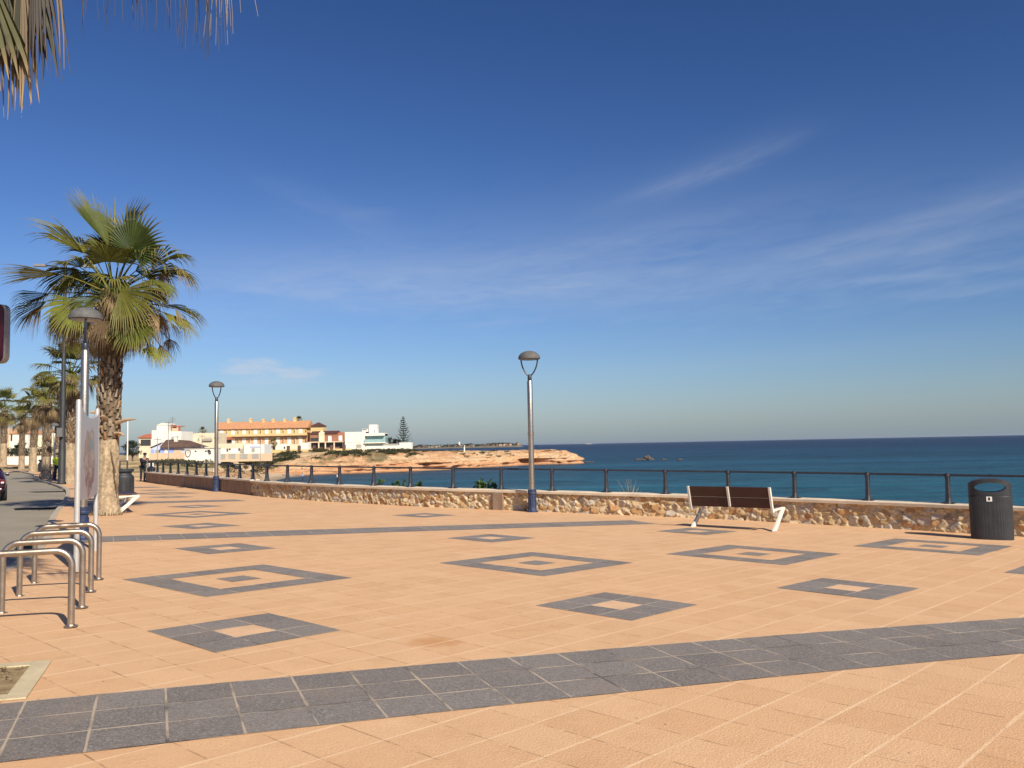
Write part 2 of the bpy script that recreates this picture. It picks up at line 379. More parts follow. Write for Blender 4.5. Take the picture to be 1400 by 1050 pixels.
def make_sea():
    m, b, p = mat('sea_water')
    pos = b.n('ShaderNodeNewGeometry').outputs['Position']
    sp = b.n('ShaderNodeSeparateXYZ', {0: pos}); x, y = sp.outputs[0], sp.outputs[1]
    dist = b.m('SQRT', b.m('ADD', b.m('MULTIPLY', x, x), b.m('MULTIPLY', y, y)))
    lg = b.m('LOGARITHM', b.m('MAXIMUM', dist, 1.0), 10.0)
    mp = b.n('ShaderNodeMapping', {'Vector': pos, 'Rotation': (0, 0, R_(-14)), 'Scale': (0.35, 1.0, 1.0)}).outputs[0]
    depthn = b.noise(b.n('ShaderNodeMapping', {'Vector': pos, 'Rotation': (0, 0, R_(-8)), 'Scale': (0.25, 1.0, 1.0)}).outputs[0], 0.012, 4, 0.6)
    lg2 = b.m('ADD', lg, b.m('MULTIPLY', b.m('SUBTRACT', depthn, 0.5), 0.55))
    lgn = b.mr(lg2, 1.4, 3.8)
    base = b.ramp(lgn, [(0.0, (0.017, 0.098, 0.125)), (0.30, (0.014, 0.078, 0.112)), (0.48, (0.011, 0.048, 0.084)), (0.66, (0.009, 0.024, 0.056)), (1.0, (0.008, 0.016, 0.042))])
    w1 = b.noise(mp, 0.55, 4, 0.6, 0.4)
    w2 = b.noise(mp, 0.09, 4, 0.65, 0.6)
    w3 = b.noise(b.n('ShaderNodeMapping', {'Vector': pos, 'Rotation': (0, 0, R_(-10)), 'Scale': (0.10, 1.0, 1.0)}).outputs[0], 0.02, 4, 0.65, 0.3)
    h = b.m('ADD', b.m('MULTIPLY', w1, 0.9), b.m('ADD', b.m('MULTIPLY', w2, 3.6), b.m('MULTIPLY', w3, 6.0)))
    pat = b.m('ADD', b.m('MULTIPLY', b.mr(w3, 0.3, 0.7, -1, 1), 0.32), b.m('MULTIPLY', b.mr(w2, 0.3, 0.7, -1, 1), 0.30))
    pat = b.m('ADD', 1.0, b.m('ADD', pat, b.m('MULTIPLY', b.mr(w1, 0.3, 0.7, -1, 1), 0.22)))
    pc_ = b.n('ShaderNodeCombineColor', {0: pat, 1: pat, 2: pat}); mm = b.n('ShaderNodeMix', data_type='RGBA', blend_type='MULTIPLY'); mm.inputs[0].default_value = 1
    b.link(base, mm.inputs[6]); b.link(pc_.outputs[0], mm.inputs[7]); base = mm.outputs[2]
    b.link(base, p.inputs['Base Color'])
    p.inputs['Roughness'].default_value = 0.34; p.inputs['IOR'].default_value = 1.33
    p.inputs['Specular IOR Level'].default_value = 0.10
    bump(b, p, h, 1.0, 1.0)
    return m
M['sea'] = make_sea()
M['brownwall'] = None
def make_brownwall():
    m, b, p = mat('brown_rendered_wall')
    pos = b.n('ShaderNodeNewGeometry').outputs['Position']
    v = b.noise(b.n('ShaderNodeMapping', {'Vector': pos, 'Scale': (2.5, 2.5, 0.7)}).outputs[0], 1.4, 6, 0.7)
    b.link(b.ramp(v, [(0.3, (0.17, 0.115, 0.075)), (0.55, (0.27, 0.185, 0.125)), (0.75, (0.36, 0.27, 0.19))]), p.inputs['Base Color'])
    p.inputs['Roughness'].default_value = 0.92
    bump(b, p, b.noise(pos, 22, 4), 0.5, 0.03)
    return m
M['brownwall'] = make_brownwall()

def facade(name, col, var=0.06, rough=0.85):
    return simple(name, col, rough, 0.0, var, 0.5, 0.0)
M['f_white'] = facade('white_render', (0.74, 0.71, 0.63))
M['f_cream'] = facade('cream_render', (0.70, 0.60, 0.43))
M['f_yellow'] = facade('yellow_render', (0.66, 0.47, 0.22))
M['f_orange'] = facade('peach_render', (0.60, 0.36, 0.20))
M['f_blue'] = facade('pale_blue_render', (0.50, 0.55, 0.72))
M['f_blue2'] = facade('blue_panel', (0.28, 0.38, 0.72))
M['f_sand'] = facade('sand_render', (0.62, 0.45, 0.30))
M['f_beige'] = facade('beige_render', (0.55, 0.45, 0.33))
M['f_brick'] = facade('red_brick', (0.30, 0.14, 0.085), 0.25)
M['r_orange'] = simple('terracotta_tile', (0.50, 0.25, 0.125), 0.85, 0, 0.2, 1.5)
M['r_red'] = simple('red_tile', (0.42, 0.13, 0.07), 0.85, 0, 0.2, 1.5)
M['r_brown'] = simple('brown_tile', (0.115, 0.068, 0.05), 0.85, 0, 0.25, 1.2)
M['r_dark'] = simple('dark_red_tile', (0.085, 0.035, 0.03), 0.85, 0, 0.25, 1.2)
M['w_dark'] = simple('dark_window', (0.045, 0.05, 0.055), 0.25, 0, 0.2, 0.6)
M['w_olive'] = simple('olive_lamp', (0.16, 0.13, 0.06), 0.6, 0, 0.2, 0.6)
M['w_blind'] = simple('white_blind', (0.78, 0.76, 0.70), 0.7, 0, 0.05, 0.6)
M['w_green'] = simple('tinted_glass', (0.30, 0.46, 0.45), 0.15, 0, 0.1, 0.4, spec=0.6)
M['w_grey'] = simple('grey_shutter', (0.35, 0.34, 0.30), 0.6, 0, 0.1, 0.6)
M['mast'] = simple('grey_mast', (0.22, 0.21, 0.20), 0.5, 0.4, 0.1, 3)
M['pole_dark'] = simple('dark_pole', (0.030, 0.031, 0.033), 0.6, 0, 0.25, 2)
M['wood_pole'] = simple('weathered_post', (0.22, 0.16, 0.10), 0.9, 0, 0.2, 3)
M['maroon'] = simple('maroon_car_paint', (0.026, 0.004, 0.010), 0.22, 0.0, 0.08, 2, spec=0.6)
M['lamp_red'] = simple('tail_light', (0.10, 0.006, 0.008), 0.15, 0, 0.1, 4)
M['sign_red'] = simple('sign_red_shaded', (0.055, 0.006, 0.014), 0.45, 0, 0.1, 4)  # sign red, with the shade on its face put into the colour
M['sign_blue'] = simple('sign_blue', (0.012, 0.012, 0.060), 0.45, 0, 0.1, 4)  # sign blue, darkened for the same shade
M['sign_grey'] = simple('sign_back', (0.28, 0.26, 0.24), 0.45, 0.4, 0.1, 4)

# ------------------------------------------------------------------ mesh builder
class MB:
    def __init__(s): s.v = []; s.f = []; s.mi = []; s.c = []; s.uv = None
    def add(s, vs, fs, mi=0, col=None):
        o = len(s.v); s.v += [tuple(q) for q in vs]; s.f += [tuple(i + o for i in f) for f in fs]; s.mi += [mi] * len(fs)
        if col is None: col = (1, 1, 1)
        if isinstance(col, list): s.c += col
        else: s.c += [col] * len(vs)
    def box(s, c, d, rz=0.0, mi=0, taper=1.0, col=None):
        x, y, z = c; a, bb, h = d[0] / 2, d[1] / 2, d[2] / 2; vs = []
        for k, t in ((-1, 1.0), (1, taper)):
            for (sx_, sy_) in ((-1, -1), (1, -1), (1, 1), (-1, 1)):
                px_, py_ = sx_ * a * t, sy_ * bb * t
                vs.append((x + px_ * math.cos(rz) - py_ * math.sin(rz), y + px_ * math.sin(rz) + py_ * math.cos(rz), z + k * h))
        s.add(vs, [(3, 2, 1, 0), (4, 5, 6, 7), (0, 1, 5, 4), (1, 2, 6, 5), (2, 3, 7, 6), (3, 0, 4, 7)], mi, col)
    def tube(s, pts, r, n=8, mi=0, caps=True, col=None):
        pts = [Vector(p) for p in pts]; rs = r if isinstance(r, (list, tuple)) else [r] * len(pts)
        vs = []; prev = None
        for i, p in enumerate(pts):
            t = (pts[min(i + 1, len(pts) - 1)] - pts[max(i - 1, 0)]).normalized()
            if prev is None:
                a = Vector((0, 0, 1)) if abs(t.z) < 0.9 else Vector((1, 0, 0))
                nn = t.cross(a).normalized()
            else:
                nn = (prev - t * prev.dot(t)).normalized()
            prev = nn; bn = t.cross(nn)
            for k in range(n):
                a = 2 * math.pi * k / n; vs.append(p + (nn * math.cos(a) + bn * math.sin(a)) * rs[i])
        fs = []
        for i in range(len(pts) - 1):
            for k in range(n):
                fs.append((i * n + k, i * n + (k + 1) % n, (i + 1) * n + (k + 1) % n, (i + 1) * n + k))
        if caps: fs.append(tuple(range(n - 1, -1, -1))); fs.append(tuple(range((len(pts) - 1) * n, len(pts) * n)))
        s.add(vs, fs, mi, col)
    def lathe(s, prof, n=24, c=(0, 0, 0), sx=1.0, sy=1.0, mi=0, col=None, rz=0.0):
        vs = []
        for (r, z) in prof:
            for k in range(n):
                a = 2 * math.pi * k / n; px_, py_ = r * sx * math.cos(a), r * sy * math.sin(a)
                vs.append((c[0] + px_ * math.cos(rz) - py_ * math.sin(rz), c[1] + px_ * math.sin(rz) + py_ * math.cos(rz), c[2] + z))
        fs = [(i * n + k, i * n + (k + 1) % n, (i + 1) * n + (k + 1) % n, (i + 1) * n + k) for i in range(len(prof) - 1) for k in range(n)]
        fs.append(tuple(range(n - 1, -1, -1))); fs.append(tuple(range((len(prof) - 1) * n, len(prof) * n)))
        s.add(vs, fs, mi, col)
    def prism(s, outline, d, mi=0, col=None):
        """outline: list of 3D points (planar, ccw seen from +d side), extruded by vector d"""
        n = len(outline); d = Vector(d); o = [Vector(q) for q in outline]
        s.add([*o, *[q + d for q in o]], [tuple(range(n - 1, -1, -1)), tuple(range(n, 2 * n))] + [(i, (i + 1) % n, n + (i + 1) % n, n + i) for i in range(n)], mi, col)
    def grid(s, P, mi=0, col=None, closed=False):
        ny, nx = len(P), len(P[0]); vs = [q for row in P for q in row]; fs = []
        for j in range(ny - 1):
            for i in range(nx - 1): fs.append((j * nx + i, j * nx + i + 1, (j + 1) * nx + i + 1, (j + 1) * nx + i))
            if closed: fs.append((j * nx + nx - 1, j * nx, (j + 1) * nx, (j + 1) * nx + nx - 1))
        s.add(vs, fs, mi, col)
    def build(s, name, mats, parent=None, smooth=False, bevel=0.0, loc=None):
        me = bpy.data.meshes.new(name); me.from_pydata(s.v, [], s.f)
        if not isinstance(mats, (list, tuple)): mats = [mats]
        for m_ in mats: me.materials.append(m_)
        me.polygons.foreach_set('material_index', s.mi)
        if smooth: me.polygons.foreach_set('use_smooth', [True] * len(s.f))
        if any(c != (1, 1, 1) for c in s.c):
            ca = me.color_attributes.new('Col', 'FLOAT_COLOR', 'POINT')
            flat = []
            for c in s.c: flat += [c[0], c[1], c[2], 1.0]
            ca.data.foreach_set('color', flat)
        if s.uv is not None:
            ul = me.uv_layers.new(name='UVMap')
            for l in me.loops: ul.data[l.index].uv = s.uv[l.vertex_index]
        me.update()
        o = bpy.data.objects.new(name, me); COL.objects.link(o)
        if parent is not None: o.parent = parent
        if loc is not None: o.location = loc
        if bevel:
            bm_ = bmesh.new(); bm_.from_mesh(me)
            ed = [e for e in bm_.edges if len(e.link_faces) == 2 and e.calc_face_angle(0) > 0.6]
            bmesh.ops.bevel(bm_, geom=ed, offset=bevel, segments=2, affect='EDGES', profile=0.5)
            bm_.to_mesh(me); bm_.free()
        return o
def auto_smooth(o, ang=35):
    me = o.data
    me.polygons.foreach_set('use_smooth', [True] * len(me.polygons))
    try: me.set_sharp_from_angle(angle=R_(ang))
    except Exception: pass
    return o

def tag(o, label, cat, group=None):
    o['label'] = label; o['category'] = cat
    if group: o['group'] = group
    return o
def struct(o): o['kind'] = 'structure'; return o
def thing(name, label, cat, loc=(0, 0, 0), rz=0.0, group=None):
    o = bpy.data.objects.new(name, None); COL.objects.link(o); o.location = loc; o.rotation_euler = (0, 0, rz)
    o.empty_display_size = 0.3
    return tag(o, label, cat, group)
def copy_thing(root, loc, rz, label, sc=1.0, group=None):
    r = root.copy(); COL.objects.link(r); r.location = loc; r.rotation_euler = (0, 0, rz); r.scale = (sc, sc, sc); r['label'] = label
    if group: r['group'] = group
    for ch in list(root.children):
        c = ch.copy(); COL.objects.link(c); c.parent = r
        for g in list(ch.children):
            d = g.copy(); COL.objects.link(d); d.parent = c
    return r
def on(p, h=0.0): return Vector((p[0], p[1], gz(p[0], p[1]) + h))
def fbm(x, y, z=0.0, o=4): return mnoise.fractal(Vector((x, y, z)), 0.6, 2.0, o)

# ------------------------------------------------------------------ wall / rail path
RP = [(14.84, 14.22), (13.44, 15.3), (12.08, 16.44), (10.77, 17.62), (9.49, 18.85), (8.26, 20.12), (6.94, 21.31), (5.59, 22.46), (4.12, 23.44), (2.61, 24.36), (1.12, 25.32), (-0.39, 26.25), (-1.92, 27.15), (-3.38, 28.15), (-4.76, 29.26), (-6.15, 30.36), (-7.43, 31.59), (-8.65, 32.87), (-9.82, 34.2), (-10.82, 35.67), (-11.83, 37.12), (-12.84, 38.59), (-13.85, 40.04), (-14.85, 41.5), (-15.86, 42.96), (-16.88, 44.41), (-17.9, 45.85), (-18.9, 47.32), (-19.9, 48.78), (-20.84, 50.29), (-21.82, 51.76), (-22.66, 53.32)]
def smooth_path(P, step):
    P = [Vector((*p, 0)) for p in P]; out = []
    for i in range(len(P) - 1):
        p0, p1, p2, p3 = P[max(i - 1, 0)], P[i], P[i + 1], P[min(i + 2, len(P) - 1)]
        n = max(1, int(round((p2 - p1).length / step)))
        for k in range(n):
            t = k / n
            out.append(0.5 * ((2 * p1) + (p2 - p0) * t + (2 * p0 - 5 * p1 + 4 * p2 - p3) * t * t + (3 * p1 - p0 - 3 * p2 + p3) * t ** 3))
    out.append(P[-1]); return out
def path_frames(P):
    fr = []
    for i, p in enumerate(P):
        t = (P[min(i + 1, len(P) - 1)] - P[max(i - 1, 0)]); t.z = 0; t.normalize()
        n = Vector((-t.y, t.x, 0))          # to the left of travel
        fr.append((p, t, n))
    return fr
def sweep(P, prof, zf=gz, closed=True, col=None, mi=0, mb=None):
    mb = mb or MB(); fr = path_frames(P); rows = []
    for (p, t, n) in fr:
        z0 = zf(p.x, p.y); rows.append([(p.x + n.x * o, p.y + n.y * o, z0 + h) for (o, h) in prof])
    o = len(mb.v); mb.grid(rows, mi, col, closed=closed)
    if closed:
        k = len(prof); nrow = len(rows)
        mb.f.append(tuple(o + i for i in range(k - 1, -1, -1))); mb.f.append(tuple(o + (nrow - 1) * k + i for i in range(k))); mb.mi += [mi, mi]
    return mb
wallP = smooth_path(RP, 0.30)
# travelling from right to far left: left-of-travel normal points towards the promenade (-x,-y)
WH = 0.53
ib = min(range(len(wallP)), key=lambda i: (wallP[i] - Vector((-10.7, 35.4, 0))).length)

# ------------------------------------------------------------------ promenade, road, kerb
KERB = [(-2.0, -9), (-3.6, -3), (-4.9, 3), (-5.75, 7), (-6.93, 11.6), (-7.6, 13.55), (-9.1, 17.0), (-12.3, 23.2), (-16.8, 32.5), (-21.6, 41.7), (-27.3, 51.0), (-33.2, 60.0), (-43.5, 77.7), (-55.0, 94), (-68.0, 112), (-84, 134), (-100, 155)]
kP = smooth_path(KERB, 0.8)
kfr = path_frames(kP)
mb = MB()
outl = [(p.x, p.y) for p in kP] + [(-70, 150), (-55, 118), (-42, 88), (-31, 66), (-26.0, 59.5), (-23.16, 54.72)] + [(p.x + 0.02, p.y) for p in reversed(wallP)] + [(RP[0][0] + 0.4, 8), (16, -9)]
mb.v = [(x, y, gz(x, y)) for (x, y) in outl]; mb.f = [tuple(range(len(outl)))]; mb.mi = [0]; mb.c = [(1, 1, 1)] * len(outl)
prom = struct(mb.build('promenade', M['paving']))
bm_ = bmesh.new(); bm_.from_mesh(prom.data); bmesh.ops.triangulate(bm_, faces=bm_.faces[:]); 
for f in bm_.faces:
    if f.normal.z < 0: f.normal_flip()
bm_.to_mesh(prom.data); bm_.free()
kb = sweep(kP, [(0.0, -0.30), (0.0, 0.006), (0.02, 0.012), (0.15, 0.008), (0.17, -0.01), (0.17, -0.30)])
struct(kb.build('kerb', M['kerb'], bevel=0.0))
rp = MB(); rows = []
for (p, t, n) in kfr:
    rows.append([(p.x + n.x * o, p.y + n.y * o, gz(p.x, p.y) - 0.12 + (0.06 if 1 < o < 7 else 0)) for o in (0.1, 2.0, 4.5, 7.0, 8.6)])
rp.grid(rows); struct(rp.build('road', M['road'], smooth=True))
# opposite pavement of the road
fk = sweep(kP, [(8.5, -0.35), (8.5, 0.02), (8.66, 0.03), (11.8, 0.05), (11.8, -0.35)])
struct(fk.build('pavement', M['kerb']))

# ------------------------------------------------------------------ dark bands in the paving
def band(name, pts, width, rows_n=3, tile=0.417):
    P = smooth_path(pts, 0.21); fr = path_frames(P); L = 0; mb = MB(); uv = []; R = []
    for i, (p, t, n) in enumerate(fr):
        if i: L += (p - fr[i - 1][0]).length
        row = []
        for k in range(rows_n + 1):
            q = p + n * (width * k / rows_n); row.append((q.x, q.y, gz(q.x, q.y) + 0.004)); uv.append((L / tile + 0.12, k))
        R.append(row)
    mb.grid(R); mb.uv = uv
    mb.f = [tuple(reversed(f)) if False else f for f in mb.f]
    return struct(mb.build(name, M['darktile']))
def q(c, xs): return [(x, c[0] + c[1] * x + c[2] * x * x) for x in xs]
band('paving_band', q((5.694, 0.3877, -0.0073), [-5.35, -4, -3, -2, -1, 0, 1, 2, 3, 4, 5, 6, 8, 10, 12, 14]), 1.23)
band('paving_band', q((19.456, 0.415, -0.004), [-8.95, -8, -6, -4, -2, 0, 1.5, 2.6, 3.4]), 1.24)
band('paving_band', q((37.83, 0.7804, 0.0053), [-15.6, -14, -12, -10.5, -9.6]), 1.22)
band('paving_band', q((60.5, 0.93, 0.0), [-22.2, -20.5, -19, -17.9]), 1.22)

def diamond(cx, cy, k, th=47.0, T=0.417):
    a = Vector((math.cos(R_(th)), math.sin(R_(th)))); bq = Vector((math.sin(R_(th)), -math.cos(R_(th)))); mb = MB(); uv = []
    for i in range(k):
        for j in range(k):
            ring = i in (0, k - 1) or j in (0, k - 1); mid = i == k // 2 and j == k // 2
            if not (ring or mid): continue
            P = []
            for (di, dj) in ((0, 0), (0, 1), (1, 1), (1, 0)):
                w_ = Vector((cx, cy)) + a * ((i + di - k / 2) * T) + bq * ((j + dj - k / 2) * T); P.append((w_.x, w_.y, gz(w_.x, w_.y) + 0.004)); uv.append((i + di, j + dj))
            mb.add(P, [(0, 3, 2, 1)] if False else [(0, 1, 2, 3)], 1 if (mid and k == 3) else 0)
    mb.uv = uv
    o = mb.build('paving_diamond', [M['darktile'], M['lighttile']])
    for p_ in o.data.polygons:
        pass
    bm_ = bmesh.new(); bm_.from_mesh(o.data)
    for f in bm_.faces:
        if f.normal.z < 0: f.normal_flip()
    bm_.to_mesh(o.data); bm_.free()
    return struct(o)
for (x, y, k, th) in ((-3.63, 11.35, 5, 49), (-2.50, 8.0, 3, 47), (0.32, 13.13, 5, 47), (1.09, 9.43, 3, 47.5), (3.97, 14.42, 5, 47), (4.09, 10.70, 3, 45), (7.62, 15.78, 5, 46.5),
                      (-5.04, 15.03, 3, 47), (-0.47, 17.08, 3, 47.5), (3.95, 18.78, 3, 45), (-7.2, 19.82, 3, 55), (-8.76, 23.78, 5, 62), (-10.14, 27.41, 3, 60), (-2.47, 23.62, 3, 50), (7.75, 12.21, 3, 46),
                      (-13.4, 33.6, 3, 60), (-15.0, 36.9, 5, 60), (-16.6, 40.2, 3, 60)):
    diamond(x, y, k, th)
# pale strip of plain concrete at the foot of the wall
st = sweep(wallP, [(0.10, 0.004), (0.75, 0.004)], closed=False)
o = struct(st.build('paving_border', simple('border_concrete', (0.56, 0.40, 0.26), 0.9, 0, 0.15, 2.0, 0.3, 50)))
bm_ = bmesh.new(); bm_.from_mesh(o.data)
for f in bm_.faces:
    if f.normal.z < 0: f.normal_flip()
bm_.to_mesh(o.data); bm_.free()

# ------------------------------------------------------------------ sea and land
SEA = -5.5
s = MB(); s.add([(-60000, -20000, SEA), (60000, -20000, SEA), (60000, 90000, SEA), (-60000, 90000, SEA)], [(0, 1, 2, 3)])
struct(s.build('sea', M['sea']))
SHORE = [(34, -60), (29, -20), (25, 0), (21.5, 12), (16, 20), (9.5, 26), (2, 31), (-4, 37), (-11, 46), (-14, 58), (-16.5, 72), (-19.5, 90), (-26, 112), (-35.5, 140), (-45.5, 165), (-53, 190), (-56.5, 210), (-56.5, 226), (-54, 237),
         (-49, 240.5), (-42, 242.5), (-34.7, 249), (-26.3, 254), (-18.4, 263), (-10.1, 280), (-0.6, 291), (6, 298), (12, 303), (19, 303.5), (24.4, 307), (25.5, 314), (20, 322), (8, 330), (-8, 338), (-25, 350), (-40, 368), (-55, 400), (-70, 460), (-90, 560)]
shP = smooth_path(SHORE, 1.0)
shN = np.array([(p.x, p.y) for p in shP]); shfr = path_frames(shP)
shT = np.array([(t.x, t.y) for (_, t, _) in shfr])
def shore_d(x, y):
    d = shN - np.array([x, y]); dd = (d * d).sum(1); i = int(dd.argmin()); dist = math.sqrt(dd[i])
    cr = shT[i, 0] * (y - shN[i, 1]) - shT[i, 1] * (x - shN[i, 0])
    return (dist if cr > 0 else -dist), i
def sstep(a, b_, x): t = min(1, max(0, (x - a) / (b_ - a))); return t * t * (3 - 2 * t)
def kind_at(i):      # 0 = sea wall bank, 1 = beach, 2 = cliff
    y = shN[i, 1]; x = shN[i, 0]
    if i > 60 and (y > 236 or x > -40) and y > 150: return 2
    return 1 if y > 60 else 0
cut = next(i for i in range(len(shP)) if shN[i, 1] > 238 and shN[i, 0] > -55.5)
def cliffness(i): return sstep(cut - 14, cut + 6, i)
def beachness(i):
    y = shN[i, 1]
    return sstep(45, 85, y) * (1 - cliffness(i))
def land_top(x, y):
    near = max(x, -70) * GX + y * GY - 0.42
    far = -0.15 + 0.35 * fbm(x * 0.03, y * 0.03) + 0.12 * fbm(x * 0.15, y * 0.15)
    hump = 1.05 * math.exp(-(((x + 62) / 26) ** 2 + ((y - 272) / 20) ** 2))   # rise below the villas
    tip = -0.9 * sstep(-25, 26, x) * sstep(230, 262, y)
    tip += 0.55 * math.exp(-((x - 12) / 9) ** 2) * sstep(280, 300, y)
    t = sstep(58, 100, y)
    return near * (1 - t) + (far + hump + tip) * t
def prof_z(d, i, x, y):
    """height of the land at distance d inland of the water's edge"""
    top = land_top(x, y); cl = cliffness(i); be = beachness(i)
    gul = 0.9 * fbm(x * 0.22, y * 0.22) + 0.4 * fbm(x * 0.7, y * 0.7)
    wy = sstep(135, 195, y); a0, a1, b0_, b1_ = 4 + 7 * wy, 7.5 + 7.5 * wy, 8 + 9 * wy, 16 + 14 * wy
    zb = SEA + 0.075 * d if d < a0 else SEA + 0.075 * a0 + (top - SEA - 0.075 * a0) * (0.62 * sstep(a0, a1 + 3 * fbm(x * 0.09, y * 0.09), d) + 0.38 * sstep(b0_, b1_ + 4 * fbm(x * 0.05, y * 0.05), d)) + gul * sstep(a0, a0 + 3, d) * (1 - sstep(b1_ - 5, b1_, d))
    zw = SEA - 0.5 + (top - SEA + 0.5) * sstep(-1, 6, d)
    ph = fbm(i * 0.035, 3.3); ph2 = fbm(i * 0.12, 9.1); ph3 = fbm(i * 0.022, 6.6)
    d1 = 1.3 + 0.6 * ph; d2 = 2.6 + 1.2 * ph2; d3 = 9.5 + 3.0 * ph3; hl = 2.3 + 0.5 * ph
    t_ = min(1.0, max(0.0, (d - d2) / (d3 - d2)))
    zc = SEA - 0.6 + (hl + 0.6) * sstep(-0.5, d1, d) + 0.3 * sstep(d1, d2, d) + (top - SEA - hl - 0.3) * (1 - (1 - t_) ** 1.7)
    zc = min(zc, top + 0.05)
    if d < -1: zb = SEA + 0.1 * d; zw = min(zw, SEA + 0.3 * d); zc = min(zc, SEA + 0.5 * d)
    z = zc * cl + zb * be + zw * (1 - cl - be)
    return z
# cliff band as a loft along the shore (with ledges, notches and a dark cave)
i0, i1 = cut - 12, len(shP) - 130
ds = [-3, -1.2, -0.5, -0.25, -0.1, 0.02, 0.12, 0.22, 0.32, 0.42, 0.52, 0.62, 0.72, 0.82, 0.92, 1.02, 1.15, 1.3, 1.5, 1.75, 2.0, 2.3, 2.6, 2.9, 3.2, 3.6, 4.0, 4.5, 5.0, 5.6, 6.2, 6.9, 7.6, 8.4, 9.4, 10.5, 11.7, 13, 14.5, 16]
rows = []
fine = smooth_path([(p.x, p.y) for p in shP[i0:i1:3]], 0.45)
ffr = path_frames(fine)
for j, (p, t, n) in enumerate(ffr):
    _, ii = shore_d(p.x, p.y); row = []
    sarc = j * 0.45
    for d in ds:
        x, y = p.x + n.x * d, p.y + n.y * d
        z = prof_z(d, ii, x, y)
        nz = fbm(x * 0.35, y * 0.35, z * 0.9, 5); nz2 = fbm(x * 0.9, y * 0.9, z * 2.0, 4)
        zi = z + (0.30 * nz + 0.18 * nz2) * sstep(0.8, 2.4, d) * (1 - 0.6 * sstep(9, 14, d)) - 0.55 * sstep(12.5, 16, d)
        # horizontal ledges / undercut
        hshift = 0.0
        rel = (zi - SEA)
        lay = math.sin(rel * 3.6 + 2.5 * fbm(x * 0.04, y * 0.04)) * 0.38 + 0.5 * nz + 0.25 * nz2
        hshift += lay * sstep(0.3, 1.0, rel) * (1 - sstep(3.5, 5, rel))
        hshift += 2.6 * math.exp(-((rel - 0.75) / 0.5) ** 2) * max(0, fbm(sarc * 0.07, 1.7) + 0.12) + 1.6 * math.exp(-((rel - 1.9) / 0.25) ** 2) * max(0, fbm(sarc * 0.05, 5.7) + 0.2)
        cave = math.exp(-((p.x - 7.3) / 3.8) ** 2) * (1 if p.y < 308 else 0)
        cave += 0.5 * math.exp(-((p.x + 24) / 3.0) ** 2) * (1 if p.y < 262 else 0)
        hshift += cave * 5.0 * math.exp(-((rel - 1.35) / 0.9) ** 4)
        x += n.x * hshift; y += n.y * hshift
        row.append((x, y, zi))
    rows.append(row)
cb_ = MB(); cb_.grid(rows); struct(cb_.build('cliff', M['cliff'], smooth=True))
# land sheet(s): fine grid near the coast, coarse behind
def land_grid(x0, x1, y0, y1, st, name, mats):
    nx, ny = int((x1 - x0) / st) + 1, int((y1 - y0) / st) + 1; mb = MB(); V = []; D = []; K = []
    for j in range(ny):
        for i in range(nx):
            x, y = x0 + i * st, y0 + j * st; d, k = shore_d(x, y); D.append(d); K.append(k)
            z = prof_z(d, k, x, y); cl = cliffness(k)
            z -= cl * 0.9 * (1 - sstep(10.5, 15.0, d))
            z += 0.10 * fbm(x * 0.4, y * 0.4) * sstep(12, 20, d) * sstep(60, 90, y)
            V.append((x, y, z))
    mb.v = V; mb.c = [(1, 1, 1)] * len(V)
    for j in range(ny - 1):
        for i in range(nx - 1):
            ids = (j * nx + i, j * nx + i + 1, (j + 1) * nx + i + 1, (j + 1) * nx + i)
            if min(D[k] for k in ids) < (9.5 if cliffness(K[ids[0]]) > 0.5 else -8): continue
            mb.f.append(ids)
            zavg = sum(V[k][2] for k in ids) / 4
            kk = K[ids[0]]
            mb.mi.append(1 if (beachness(kk) > 0.3 and min(D[k] for k in ids) < 5 + 7 * sstep(135, 195, V[ids[0]][1]) + 2.5 * fbm(V[ids[0]][0] * .1, V[ids[0]][1] * .1)) else (2 if min(D[k] for k in ids) < 22 and zavg < -0.6 else 0))
    return struct(mb.build(name, mats, smooth=True))
land_grid(-110, 34, 60, 372, 1.3, 'ground', [M['land'], M['sand'], M['cliff']])
land_grid(-22, 42, -60, 62, 2.0, 'ground', [M['land'], M['sand'], M['cliff']])
g2 = MB()
g2.add([(-2500, -400, -0.9), (-22, -400, -0.9), (-22, 60.5, -0.9), (-2500, 60.5, -0.9)], [(0, 1, 2, 3)])
g2.add([(-2500, 60.5, -0.5), (-109, 60.5, -0.5), (-109, 372, -0.5), (-2500, 372, -0.5)], [(0, 1, 2, 3)])
g2.add([(-2500, 372, -0.5), (-109, 372, -0.5), (-150, 700, -0.5), (-2500, 2600, -0.5)], [(0, 1, 2, 3)])
struct(g2.build('ground', M['land']))

